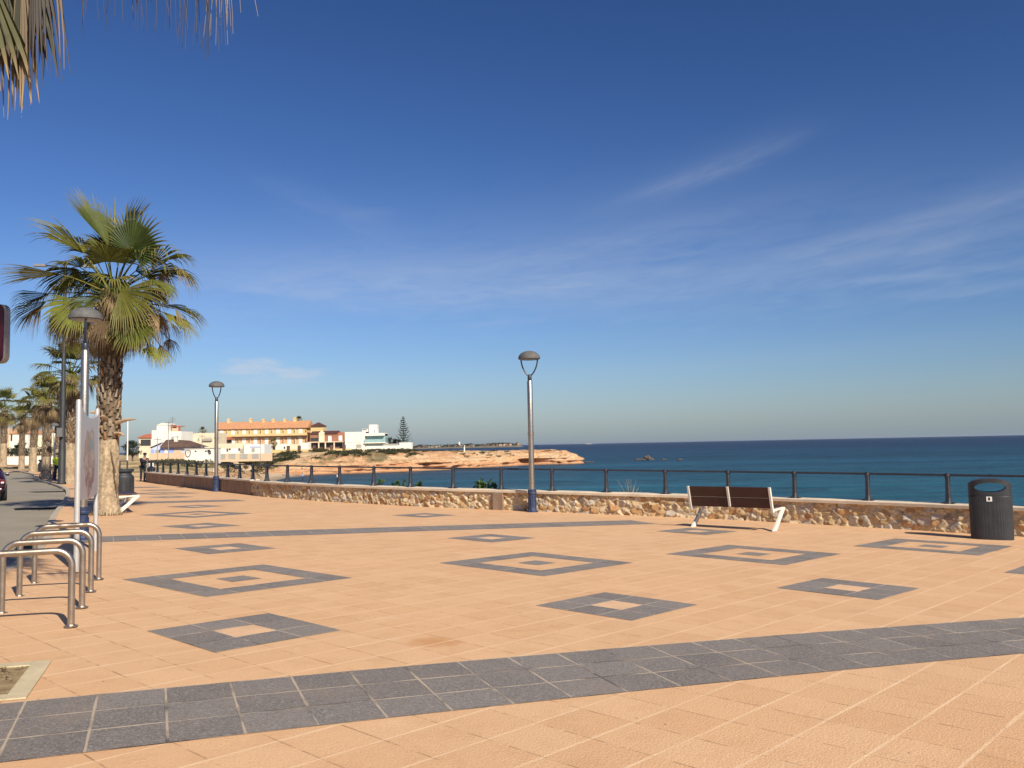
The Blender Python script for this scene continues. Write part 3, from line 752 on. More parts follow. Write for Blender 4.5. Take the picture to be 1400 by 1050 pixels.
# ------------------------------------------------------------------ low wall of rubble stone + brown rendered part, coping, railing
def voro_wall():
    P = wallP[:ib + 1]; fr = path_frames(P)
    # resample finely
    fineP = smooth_path([(p.x, p.y) for p in P], 0.026); ff = path_frames(fineP)
    L = 0; S = [0]
    for i in range(1, len(ff)): L += (ff[i][0] - ff[i - 1][0]).length; S.append(L)
    hz = np.linspace(-0.10, WH, 30)
    seeds = []
    for a in np.arange(-0.2, L + 0.3, 0.205):
        for k, h in enumerate(np.arange(-0.12, WH + 0.15, 0.14)):
            seeds.append((a + (0.1 if k % 2 else 0) + random.uniform(-.11, .11), h + random.uniform(-.07, .07)))
    seeds = np.array(seeds); ns = len(seeds)
    pal = np.array([(0.48, 0.35, 0.19), (0.40, 0.24, 0.11), (0.52, 0.41, 0.26), (0.42, 0.37, 0.30), (0.51, 0.41, 0.27), (0.34, 0.19, 0.095), (0.44, 0.39, 0.31), (0.45, 0.29, 0.14), (0.29, 0.23, 0.17)])
    pc = 1.04 * pal[np.random.choice(len(pal), ns, p=[.2, .13, .18, .12, .14, .06, .07, .07, .03])] * np.random.uniform(0.85, 1.15, (ns, 1))
    dep = np.random.uniform(0.010, 0.038, ns); tl = np.random.uniform(-0.42, 0.42, (ns, 2)); wgt = np.random.uniform(0.7, 1.4, ns)
    mb = MB(); rows = []; cols = []
    mortar = np.array((0.56, 0.45, 0.295))
    order = np.argsort(seeds[:, 0]); seeds = seeds[order]; 
    for i, (p, t, n) in enumerate(ff):
        lo, hi = np.searchsorted(seeds[:, 0], [S[i] - 0.6, S[i] + 0.6]); sub = seeds[lo:hi]; row = []
        for h in hz:
            jx = 0.03 * mnoise.noise(Vector((S[i] * 9, h * 9, 0))); jh = 0.03 * mnoise.noise(Vector((S[i] * 9, h * 9, 7)))
            dv = sub - np.array([S[i] + jx, h + jh]); dd = np.sqrt(dv[:, 0] ** 2 + (dv[:, 1] * 1.25) ** 2) * wgt[lo:hi]
            i2 = np.argpartition(dd, 2)[:2]
            if dd[i2[0]] > dd[i2[1]]: i2 = i2[::-1]
            e = dd[i2[1]] - dd[i2[0]]; k = lo + i2[0]
            m_ = sstep(0.004, 0.030, e)
            off = 0.13 + m_ * (dep[k] + tl[k, 0] * (seeds[k, 0] - S[i]) * 0.8 + tl[k, 1] * (seeds[k, 1] - h) * 0.8) + 0.008 * mnoise.noise(Vector((S[i] * 22, h * 22, 3)))
            row.append((p.x + n.x * off, p.y + n.y * off, gz(p.x, p.y) + h))
            m2 = sstep(0.010, 0.034, e); c = mortar * (1 - m2) + pc[k] * m2; cols.append(tuple(float(v) for v in c))
        rows.append(row)
    mb.grid(rows, 0, cols)
    return mb
seawall = thing('low_wall', 'long low seafront wall, rubble stone to the right and brown render to the far left, pale coping on top', 'wall', on((0, 25.4)))
def wpart(mb, name, m, parent, smooth=False, bevel=0.0):
    loc = Vector(parent.location)
    mb.v = [(v[0] - loc.x, v[1] - loc.y, v[2] - loc.z) for v in mb.v]
    return mb.build(name, m, parent, smooth, bevel)
wpart(voro_wall(), 'stone_face', M['stone'], seawall, True)
wpart(sweep(wallP[:ib + 1], [(0.11, -0.6), (0.11, WH - 0.01), (-0.17, WH - 0.01), (-0.17, -1.2)]), 'wall_core', M['brownwall'], seawall)
wpart(sweep(wallP[ib:], [(0.16, -0.4), (0.16, WH + 0.01), (-0.17, WH + 0.01), (-0.17, -1.2)]), 'rendered_wall', M['brownwall'], seawall)
pb = MB()
pfr = path_frames(smooth_path(RP, 5.0)); p_, t_, n_ = pfr[11]
pb.box((p_.x + n_.x * 0.12, p_.y + n_.y * 0.12, gz(p_.x, p_.y) + WH / 2 - 0.03), (0.36, 0.24, WH + 0.05), math.atan2(t_.y, t_.x))
wpart(pb, 'buttress', M['brownwall'], seawall, bevel=0.008)
cp_prof = [(0.213, WH), (0.218, WH + 0.065), (0.203, WH + 0.08), (-0.20, WH + 0.085), (-0.215, WH + 0.07), (-0.215, WH)]
wpart(sweep(wallP[:ib + 1], cp_prof), 'coping', M['coping'], seawall)
wpart(sweep(wallP[ib:], [(o, h + 0.03) for (o, h) in cp_prof]), 'coping', M['coping'], seawall)

rail = thing('railing', 'dark iron railing with one top rail standing on the low seafront wall', 'railing', on((0, 25.4), WH + 0.08))
RH = 0.60
rl = sweep(wallP, [(0.030, RH - 0.005), (0.030, RH + 0.030), (0.012, RH + 0.044), (-0.012, RH + 0.044), (-0.030, RH + 0.030), (-0.030, RH - 0.005)], zf=lambda x, y: gz(x, y) + WH + 0.085)
wpart(rl, 'top_rail', M['iron'], rail)
for i, (px_, py_) in enumerate(RP):
    t = (Vector(RP[min(i + 1, len(RP) - 1)]) - Vector(RP[max(i - 1, 0)])); a = math.atan2(t.y, t.x)
    q_ = MB()
    # flared tapering plate-like post with a foot plate
    q_.box((0, 0, 0.014), (0.26, 0.17, 0.028), a)
    lv = [(0.0, 0.060, 0.13), (0.05, 0.050, 0.095), (0.12, 0.042, 0.072), (0.30, 0.036, 0.058), (0.50, 0.034, 0.050), (RH, 0.034, 0.046)]
    ring = []
    for (z, hw, hd) in lv:
        ring.append([(math.cos(a) * sx_ * hw * 1.25 - math.sin(a) * sy_ * hd, math.sin(a) * sx_ * hw * 1.25 + math.cos(a) * sy_ * hd, z) for (sx_, sy_) in ((-1, -.6), (-.6, -1), (.6, -1), (1, -.6), (1, .6), (.6, 1), (-.6, 1), (-1, .6))])
    q_.grid(ring, closed=True)
    q_.lathe([(0.01, RH - 0.075), (0.055, RH - 0.05), (0.062, RH), (0.055, RH + 0.045), (0.03, RH + 0.066), (0.005, RH + 0.07)], 10)
    base = on((px_, py_), WH + 0.082) - Vector(rail.location)
    q_.v = [(v[0] + base.x, v[1] + base.y, v[2] + base.z) for v in q_.v]
    q_.build('post', M['iron'], rail)

# ------------------------------------------------------------------ promenade lamps
def make_lamp():
    root = thing('street_lamp', '', 'street lamp', (0, 0, 0))
    m_ = MB()
    m_.lathe([(0.17, 0.0), (0.17, 0.03), (0.135, 0.05), (0.125, 0.08), (0.112, 0.25), (0.105, 0.46), (0.108, 0.50), (0.13, 0.52), (0.135, 0.56), (0.12, 0.585), (0.128, 0.60), (0.128, 0.635), (0.09, 0.66)], 24)
    for k in range(10):
        a = 2 * math.pi * k / 10; m_.box((0.112 * math.cos(a), 0.112 * math.sin(a), 0.27), (0.02, 0.022, 0.36), a)
    auto_smooth(m_.build('base', M['bluecast'], root))
    m_ = MB(); m_.lathe([(0.082, 0.64), (0.080, 2.24), (0.094, 2.25), (0.094, 2.31), (0.080, 2.32), (0.078, 3.82), (0.06, 3.85)], 20)
    auto_smooth(m_.build('pole', M['steel'], root))
    m_ = MB()
    m_.lathe([(0.055, 3.82), (0.062, 3.90), (0.058, 3.98), (0.03, 4.03)], 14)
    for sg in (-1, 1):
        pts = []
        for k in range(11):
            t = k / 10; pts.append((sg * 0.245 * math.sin(t * math.pi / 2) ** 0.85, 0, 3.97 + 0.55 * t ** 1.25))
        m_.tube(pts, 0.021, 8)
    auto_smooth(m_.build('yoke', M['yoke'], root))
    m_ = MB()
    prof = [(0.30, 4.475), (0.325, 4.485), (0.325, 4.52)]
    for k in range(1, 9):
        a = k / 8 * math.pi / 2; prof.append((0.32 * math.cos(a) + 0.001, 4.52 + 0.205 * math.sin(a)))
    m_.lathe(prof, 32)
    hd = auto_smooth(m_.build('lamp_shade', M['hood_grey'], root), 50)
    m_ = MB(); m_.lathe([(0.02, 4.455), (0.2, 4.458), (0.285, 4.466), (0.29, 4.474)], 28); m_.build('lens', M['lens'], hd, True)
    return root
lamp0 = make_lamp()
l0 = on(at_ground(728, 700)); lamp0.location = l0; lamp0.rotation_euler = (0, 0, R_(-4)); lamp0['label'] = 'dome-topped street lamp with blue base standing against the stone wall left of the bench'; lamp0['group'] = 'dome-topped promenade lamps'
l1 = on((-12.9, 37.2)); copy_thing(lamp0, on(at_ground(295.5, 672)), R_(62), 'dome-topped street lamp with blue base beside the brown rendered part of the wall', 1.06)
copy_thing(lamp0, on(at_ground(112.5, 738)), R_(-62), 'dome-topped street lamp with blue base right behind the poster stand', 0.946)
# small far lamps along the kerb with blue feet
copy_thing(lamp0, on((-30.6, 57.2)), R_(30), 'thin dome-topped lamp with blue foot between palm trunks beside the cyclist', 0.80)
copy_thing(lamp0, on((-72.0, 118.0)), R_(60), 'dome-topped lamp far along the road in front of the white villa', 1.0)

# ------------------------------------------------------------------ benches
def make_bench(label):
    root = thing('bench', label, 'bench', (0, 0, 0), 0, 'timber benches with white legs')
    # local: x along the bench, +y = the side the sitter faces
    L = 2.02
    for sx_ in (-1, 1):
        x = sx_ * (L / 2 - 0.03); m_ = MB()
        w_ = 0.055
        m_.prism([(x - w_ / 2, -0.10, 0), (x - w_ / 2, 0.075, 0), (x - w_ / 2, 0.57, 0.455), (x - w_ / 2, 0.54, 0.49), (x - w_ / 2, 0.44, 0.49), (x - w_ / 2, 0.22, 0.26)], (w_, 0, 0))
        m_.prism([(x - w_ / 2, -0.04, 0.42), (x - w_ / 2, 0.50, 0.455), (x - w_ / 2, 0.52, 0.492), (x - w_ / 2, -0.05, 0.475)], (w_ * 0.98, 0, 0))
        m_.build('leg', M['cream_paint'], root, bevel=0.006)
    for x in (-L / 2 + 0.03, 0.0, L / 2 - 0.03):
        m_ = MB(); w_ = 0.052
        pts = [(-0.02, 0.40 if x else 0.49), (-0.055, 0.52), (-0.095, 0.70), (-0.155, 0.955)]
        back = [(y - 0.055, z) for (y, z) in pts]
        outl_ = [(x - w_ / 2, y, z) for (y, z) in pts] + [(x - w_ / 2, y, z) for (y, z) in reversed(back)]
        m_.prism(list(reversed(outl_)), (w_, 0, 0)); m_.build('upright', M['cream_paint'], root, bevel=0.005)
    def plank(y0, z0, y1, z1, th, name):
        d = Vector((0, y1 - y0, z1 - z0)).normalized(); nn = Vector((0, -d.z, d.y)) * th
        m_ = MB(); m_.prism([(-L / 2 + 0.065, y0, z0), (-L / 2 + 0.065, y0 + nn.y, z0 + nn.z), (-L / 2 + 0.065, y1 + nn.y, z1 + nn.z), (-L / 2 + 0.065, y1, z1)], (L - 0.13, 0, 0))
        m_.build(name, M['timber'], root, bevel=0.006)
    plank(-0.052, 0.50, -0.094, 0.715, 0.032, 'back_board'); plank(-0.0965, 0.724, -0.150, 0.955, 0.032, 'back_board')
    for y0 in (0.0, 0.175, 0.35): plank(y0, 0.497, y0 + 0.16, 0.497 + 0.005, 0.034, 'seat_board')
    return root
b1, b2 = at_ground(946, 720), at_ground(1061, 727)
bench = make_bench('dark timber bench with white legs facing the sea beside the stone wall')
mid_ = (b1 + b2) / 2; ang = math.atan2((b2 - b1).y, (b2 - b1).x)
bench.location = on((mid_.x, mid_.y)); bench.rotation_euler = (0, 0, ang)
bl = at_ground(160.5, 702)
copy_thing(bench, on((bl.x - 0.45, bl.y + 0.86)), R_(-62), 'timber bench with white slanting leg partly hidden behind the big palm trunk')

# ------------------------------------------------------------------ big litter bin on the right
def make_bin():
    root = thing('litter_bin', 'tall ribbed dark litter bin with oval opening beside the sea wall on the right', 'litter bin', on(at_ground(1357, 737)), R_(-26))
    A, B, p = 0.385, 0.235, 2.6
    def se(a, A_, B_):
        c, s_ = math.cos(a), math.sin(a); return (A_ * math.copysign(abs(c) ** (2 / p), c), B_ * math.copysign(abs(s_) ** (2 / p), s_))
    HB = 0.86; m_ = MB(); n = 144; rows = []
    for (z, k) in ((0.0, 0.97), (0.05, 0.975), (0.06, 0.985), (HB - 0.01, 1.0), (HB, 0.985)):
        row = []
        for i in range(n):
            a = 2 * math.pi * i / n; rib = 1.0 - (0.007 if (i % 3 == 0 and 0.05 < z < HB) else 0.0); x, y = se(a, A * k * rib, B * k * rib); row.append((x, y, z))
        rows.append(row)
    m_.grid(rows, closed=True); m_.f.append(tuple(range(4 * n, 5 * n))); m_.mi.append(0)
    m_.build('body', M['binblack'], root)
    # hood: the body's wall carried up to an arched top, an oval opening right through it
    def ztop(x): return 1.065 + 0.135 * math.sqrt(max(0.0, 1 - (abs(x) / (A * 1.004)) ** 2.2))
    n = 96; ring0, ring1 = [], []
    for i in range(n):
        x, y = se(2 * math.pi * i / n, A * 0.995, B * 0.995); ring0.append((x, y, HB + 0.006)); ring1.append((x, y, ztop(x)))
    bm2 = bmesh.new(); v0 = [bm2.verts.new(p_) for p_ in ring0]; v1 = [bm2.verts.new(p_) for p_ in ring1]
    for i in range(n): bm2.faces.new((v0[i], v0[(i + 1) % n], v1[(i + 1) % n], v1[i]))
    bm2.faces.new(list(reversed(v0)))
    for i in range(n // 2):       # roof strips between matching front and back points
        a_, b2_, c_, d_ = v1[i], v1[i + 1], v1[(n - i - 1) % n], v1[(n - i) % n]
        fv = []
        for q_ in (a_, b2_, c_, d_):
            if q_ not in fv: fv.append(q_)
        bm2.faces.new(fv)
    bmesh.ops.recalc_face_normals(bm2, faces=bm2.faces[:])
    me = bpy.data.meshes.new('hood'); bm2.to_mesh(me); bm2.free(); hood = bpy.data.objects.new('hood', me); COL.objects.link(hood)
    m_ = MB(); m_.lathe([(1.0, -0.6), (1.0, 0.6)], 48); m_.v = [(0.275 * v[0], v[2], 1.028 + 0.095 * v[1]) for v in m_.v]; ct = m_.build('cutter', M['black'])
    bm2 = bmesh.new(); bm2.from_mesh(ct.data); bmesh.ops.recalc_face_normals(bm2, faces=bm2.faces[:]); bm2.to_mesh(ct.data); bm2.free()
    md = hood.modifiers.new('hole', 'BOOLEAN'); md.object = ct; md.operation = 'DIFFERENCE'; md.solver = 'EXACT'
    nm = bpy.data.meshes.new_from_object(hood.evaluated_get(bpy.context.evaluated_depsgraph_get())); nm.materials.clear(); nm.materials.append(M['binblack'])
    hood.modifiers.clear(); hood.data = nm; nm.name = 'hood'; hood.parent = root; bpy.data.objects.remove(ct); auto_smooth(hood, 35)
    m_ = MB(); m_.box((-0.03, -B - 0.004, HB - 0.055), (0.10, 0.008, 0.095)); bd = m_.build('badge', M['white'], root, bevel=0.002)
    m_ = MB(); m_.box((-0.03, -B - 0.0105, HB - 0.06), (0.035, 0.004, 0.035)); m_.lathe([(0.004, -0.002), (0.016, -0.002), (0.016, 0.002), (0.004, 0.002)], 10, (0, 0, 0)); 
    # small dark emblem: head and body
    for k in range(len(m_.v) - 40, len(m_.v)):
        x, y, z = m_.v[k]; m_.v[k] = (-0.03 + x, -B - 0.0105 + z, HB - 0.035 + y)
    m_.build('emblem', M['black'], bd)
    return root
make_bin()
def make_side_bin(label):
    root = thing('litter_bin', label, 'litter bin', (0, 0, 0), 0, 'dark shouldered litter bins along the pavement')
    m_ = MB(); m_.lathe([(0.36, 0), (0.37, 0.03), (0.40, 0.06), (0.405, 0.70), (0.40, 0.745), (0.355, 0.79), (0.315, 0.83), (0.305, 0.865), (0.315, 0.90), (0.355, 0.935)], 20, sx=1.0, sy=0.8)
    for k in range(8):
        a = 2 * math.pi * k / 8; m_.box((0.40 * math.cos(a), 0.32 * math.sin(a), 0.38), (0.03, 0.10, 0.6), a)
    auto_smooth(m_.build('body', M['binblack'], root), 40)
    m_ = MB(); m_.lathe([(0.36, 0.936), (0.405, 0.95), (0.405, 1.03), (0.38, 1.05), (0.02, 1.055)], 20, sx=1.0, sy=0.8)
    auto_smooth(m_.build('lid', M['binblack'], root), 40)
    m_ = MB()
    for sg in (-1, 1): m_.box((sg * 0.14, 0, 1.21), (0.06, 0.10, 0.31))
    m_.box((0, 0, 1.385), (0.34, 0.10, 0.05)); m_.build('hood_frame', M['iron'], root, bevel=0.006)
    return root
sb = make_side_bin('dark litter bin with a framed top behind the big palm')
sb.location = on(at_ground(168.5, 676)); sb.rotation_euler = (0, 0, R_(25))
sb.scale = (1.0, 1.0, 1.0)
copy_thing(sb, on((-46.2, 84.4)), R_(40), 'dark litter bin far along the kerb among the palm trunks', 1.15)

# ------------------------------------------------------------------ bicycle racks
def make_rack(label):
    root = thing('bicycle_rack', label, 'bicycle rack', (0, 0, 0), 0, 'steel hoop bicycle racks')
    W, H, r = 0.735, 0.705, 0.145; pts = [(-W / 2, 0, 0.0)]
    for k in range(10):
        a = k / 9 * math.pi / 2; pts.append((-W / 2 + r - r * math.cos(a), 0, H - r + r * math.sin(a)))
    for k in range(10):
        a = k / 9 * math.pi / 2; pts.append((W / 2 - r + r * math.sin(a), 0, H - r + r * math.cos(a)))
    pts.append((W / 2, 0, 0.0))
    m_ = MB(); m_.tube(pts, 0.031, 20); auto_smooth(m_.build('hoop', M['steel'], root), 60)
    for sg in (-1, 1):
        m_ = MB(); m_.lathe([(0.062, 0.0), (0.062, 0.006), (0.04, 0.009), (0.034, 0.02)], 18, (sg * W / 2, 0, 0)); m_.build('foot_plate', M['steel'], root)
    return root
rk = make_rack('nearest steel hoop bicycle rack, cut by the left edge of the photo')
rr = [(97, 858), (112, 832), (124, 810), (135, 793)]; rd = R_(21.5)
rlab = ['nearest steel hoop bicycle rack, in front of the row', 'second nearest steel hoop bicycle rack, just behind the nearest', 'third steel hoop bicycle rack, second from the poster stand', 'farthest steel hoop bicycle rack, closest to the poster stand']
for i, p in enumerate(rr):
    g_ = at_ground(*p); c_ = (g_.x - 0.3675 * math.cos(rd), g_.y - 0.3675 * math.sin(rd))
    if i == 0: rk.location = on(c_, 0.002); rk.rotation_euler = (0, 0, rd); rk['label'] = rlab[0]
    else: copy_thing(rk, on(c_, 0.002), rd, rlab[i])

# ------------------------------------------------------------------ poster stand
def make_poster():
    A_ = on(at_ground(104, 781)); far = Vector((-7.09, 14.6, 0)); d = Vector((far.x - A_.x, far.y - A_.y, 0)); L = d.length; ang_ = math.atan2(d.y, d.x)
    root = thing('poster_stand', 'aluminium poster stand with two round posts beside the bicycle racks', 'sign', A_, ang_)
    for x in (0, L):
        m_ = MB(); dz = gz(A_.x + math.cos(ang_) * x, A_.y + math.sin(ang_) * x) - A_.z
        m_.lathe([(0.037, dz), (0.037, 2.36), (0.03, 2.385), (0.008, 2.39)], 20, (x, 0, 0)); auto_smooth(m_.build('post', M['alu'], root), 40)
    m_ = MB()
    # curved top edge: the panel dips in the middle
    n = 14; top, bot = [], []
    for k in range(n + 1):
        t = k / n; x = 0.06 + (L - 0.12) * t; top.append((x, 2.30 - 0.13 * math.sin(t * math.pi) ** 0.8)); bot.append((x, 0.98 - 0.05 * math.sin(t * math.pi)))
    outl_ = [(x, -0.03, z) for (x, z) in bot] + [(x, -0.03, z) for (x, z) in reversed(top)]
    m_.prism(list(reversed(outl_)), (0, 0.06, 0)); pn = m_.build('panel', M['poster_paper'], root)
    return root
def make_poster_mat():
    m, b, p = mat('printed_poster')
    g = b.n('ShaderNodeTexCoord').outputs['Object']; sp = b.n('ShaderNodeSeparateXYZ', {0: g})
    dx = b.m('DIVIDE', b.m('SUBTRACT', sp.outputs[0], 1.32), 0.78); dz = b.m('DIVIDE', b.m('SUBTRACT', sp.outputs[2], 1.52), 0.52)
    r2 = b.m('ADD', b.m('MULTIPLY', dx, dx), b.m('MULTIPLY', dz, dz))
    mp = lambda o, sc: b.n('ShaderNodeMapping', {'Vector': g, 'Location': (o, 0, o * 1.7), 'Scale': (0.55, 1, 1)}).outputs[0]
    n1, n2, n3 = b.noise(mp(3.0, 1), 2.6, 3, 0.5, 0.5), b.noise(mp(8.0, 1), 3.4, 3, 0.5, 0.8), b.noise(mp(15.0, 1), 4.2, 2, 0.5, 0.4)
    inside = b.mr(b.m('ADD', r2, b.m('MULTIPLY', b.m('SUBTRACT', n1, 0.5), 2.2)), 1.0, 0.85)
    base = b.mix(b.noise(g, 1.2, 3), (0.36, 0.36, 0.40), (0.44, 0.43, 0.45))
    art = b.mix(b.mr(n2, 0.48, 0.52), (0.33, 0.21, 0.18), (0.40, 0.31, 0.28))
    art = b.mix(b.mr(n3, 0.56, 0.60), art, (0.13, 0.21, 0.29))
    art = b.mix(b.mr(n1, 0.56, 0.60), art, (0.28, 0.18, 0.08))
    art = b.mix(b.m('MULTIPLY', b.mr(sp.outputs[2], 1.42, 1.38), b.mr(n2, 0.50, 0.46)), art, (0.22, 0.07, 0.09))
    line = b.mr(b.m('ABSOLUTE', b.m('SUBTRACT', n2, 0.50)), 0.022, 0.012)
    art = b.mix(b.m('MULTIPLY', line, 0.8), art, (0.12, 0.06, 0.09))
    edge_ = b.mr(b.m('ABSOLUTE', b.m('SUBTRACT', b.m('ADD', r2, b.m('MULTIPLY', b.m('SUBTRACT', n1, 0.5), 2.2)), 0.93)), 0.09, 0.04)
    base = b.mix(inside, base, art); base = b.mix(b.m('MULTIPLY', edge_, 0.5), base, (0.13, 0.08, 0.12))
    b.link(base, p.inputs['Base Color']); p.inputs['Roughness'].default_value = 0.35
    return m
M['poster_paper'] = make_poster_mat()
make_poster()

# ------------------------------------------------------------------ traffic sign cut by the left edge
def make_road_sign():
    c = at_depth(-21, 457, 8.7)
    base = on((c.x, c.y)); root = thing('traffic_sign', 'tall rounded blue traffic sign with red border coloured as in shade at the left edge', 'sign', base, R_(-15))
    zc = c.z - base.z; hw, hh, r = 0.245, 0.302, 0.075
    def rr_(hw, hh, r, y):
        P = []
        for (cx, cz, a0) in ((hw - r, hh - r, 0), (-hw + r, hh - r, 90), (-hw + r, -hh + r, 180), (hw - r, -hh + r, 270)):
            for k in range(7):
                a = R_(a0 + 15 * k); P.append((cx + r * math.cos(a), y, zc + cz + r * math.sin(a)))
        return P
    m_ = MB(); m_.prism(rr_(hw, hh, r, 0.0), (0, 0.075, 0)); pl = m_.build('plate', M['sign_grey'], root)
    m_ = MB(); m_.prism(list(rr_(hw - 0.004, hh - 0.004, r - .004, -0.003)), (0, 0.0028, 0)); m_.build('border', M['sign_red'], pl)
    m_ = MB(); m_.prism(list(rr_(hw - 0.05, hh - 0.05, r - .03, -0.006)), (0, 0.0028, 0)); m_.build('face', M['sign_blue'], pl)
    m_ = MB(); m_.lathe([(0.032, 0), (0.032, zc + hh + 0.02), (0.01, zc + hh + 0.03)], 14, (0, 0.11, 0)); m_.build('post', M['alu'], root, True)
    return root
make_road_sign()

# ------------------------------------------------------------------ palms
def leaf(mb, base, hub, dirv, Lb, n=32, spread=100, fold=0.25, droop=0.5, green=(0.10, 0.125, 0.03), tipc=(0.20, 0.16, 0.06), petc=None, width=1.0, sag=0.12, rnd=random, upv=None, split=0.5):
    base, hub, d = Vector(base), Vector(hub), Vector(dirv).normalized()
    ref = Vector(upv) if upv is not None else Vector((0, 0, 1))
    if abs(d.dot(ref)) > 0.95: ref = Vector((0.2, 1, 0.1)).normalized()
    side = d.cross(ref).normalized(); up = side.cross(d).normalized()
    petc = petc or tuple(c * 1.15 for c in green)
    pts = []
    for k in range(5):
        t = k / 4; q_ = base.lerp(hub, t); q_.z += sag * 4 * t * (1 - t) * 0.5; pts.append(q_)
    mb.tube(pts, [0.032, 0.024, 0.019, 0.016, 0.013], 5, caps=False, col=petc)
    st = [0.0, 0.16, 0.34, split, 0.66, 0.82, 1.0]
    dphi = 2 * R_(spread) / (n - 1)
    for i in range(n):
        ph = -R_(spread) + dphi * i
        ll = Lb * (0.70 + 0.30 * math.cos(ph * 0.85)) * rnd.uniform(0.9, 1.06)
        dd = (d * math.cos(ph) + side * math.sin(ph) + up * fold * abs(math.sin(ph))).normalized()
        sd_ = (side * math.cos(ph) - d * math.sin(ph)).normalized(); uu = dd.cross(sd_).normalized()
        if uu.dot(up) < 0: uu = -uu
        p = hub.copy(); prev = 0; vs = []; cs = []; dr = droop * rnd.uniform(0.6, 1.4)
        cur = dd.copy()
        gm = rnd.uniform(0.85, 1.15)
        for f in st:
            step = (f - prev) * ll; prev = f
            if f > 0:
                wgt = 0.10 * dr if f <= split else dr * (f - split + 0.12) * 2.0
                cur = (cur + Vector((0, 0, -1)) * wgt + Vector((rnd.uniform(-.05, .05), rnd.uniform(-.05, .05), 0)) * (f > split)).normalized()
                p = p + cur * step
            if f <= split: hwid = max(0.004, math.tan(dphi / 2) * f * ll * 1.03)
            else: hwid = max(0.0015, math.tan(dphi / 2) * split * ll * (1 - (f - split) / (1 - split)) ** 0.8 * 0.8)
            hwid *= width; rg = hwid * 0.75
            vs += [p - sd_ * hwid, p + uu * rg, p + sd_ * hwid]
            k = max(0.0, (f - split * 0.95) / (1 - split * 0.95)) ** 1.3
            c = tuple((green[q_] * (1 - k) + tipc[q_] * k) * gm for q_ in range(3)); cs += [c, c, c]
        fs = []
        for j in range(len(st) - 1):
            a = j * 3; fs += [(a, a + 1, a + 4, a + 3), (a + 1, a + 2, a + 5, a + 4)]
        mb.add(vs, fs, 0, cs)

GREENS = [(0.085, 0.105, 0.018), (0.130, 0.145, 0.022), (0.200, 0.200, 0.034), (0.062, 0.082, 0.018)]
DRY = [(0.30, 0.215, 0.115), (0.22, 0.150, 0.080), (0.36, 0.27, 0.15), (0.17, 0.115, 0.065)]
def random_crown(center, seed, R=2.6, n_green=26, n_dry=22, segs=26, low=(0.17, 0.155, 0.04), tipc=(0.27, 0.20, 0.09)):
    rnd = random.Random(seed); g = MB(); d = MB(); c = Vector(center)
    for i in range(n_green):
        a = i * 2.39996 + rnd.uniform(-.3, .3); t = (i + 0.5) / n_green; e = R_(82 - 100 * t + rnd.uniform(-8, 8))
        dv = Vector((math.cos(e) * math.cos(a), math.cos(e) * math.sin(a), math.sin(e)))
        lp = R * rnd.uniform(0.48, 0.58); hub = c + dv * lp; hub.z -= 0.10 * math.cos(e) ** 2 * R * t
        bd = Vector((dv.x, dv.y, dv.z - 0.30 * math.cos(e) - 0.15 * t)).normalized()
        gr = rnd.choice(GREENS); 
        if t > 0.75: gr = low
        leaf(g, c + dv * 0.12 - Vector((0, 0, 0.25 * t)), hub, bd, R * rnd.uniform(0.44, 0.52), segs, rnd.uniform(85, 110), rnd.uniform(0.1, 0.45), rnd.uniform(0.25, 0.5) + 0.35 * t, gr, tipc, rnd=rnd)
    for i in range(n_dry):
        a = i * 2.39996 + 1.0 + rnd.uniform(-.3, .3); t = (i + 0.5) / n_dry; e = R_(-22 - 50 * t + rnd.uniform(-8, 8))
        dv = Vector((math.cos(e) * math.cos(a), math.cos(e) * math.sin(a), math.sin(e)))
        hub = c + dv * R * rnd.uniform(0.36, 0.48) - Vector((0, 0, 0.2)); dr = rnd.choice(DRY)
        leaf(d, c + dv * 0.2 - Vector((0, 0, 0.35 + 0.3 * t)), hub, Vector((dv.x * 0.55, dv.y * 0.55, dv.z - 0.5)), R * rnd.uniform(0.34, 0.46), int(segs * 0.8), rnd.uniform(55, 90), rnd.uniform(0.1, 0.3), rnd.uniform(0.9, 1.6), dr, tuple(x * 0.8 for x in dr), rnd=rnd, split=0.32, width=0.8)
    return g, d
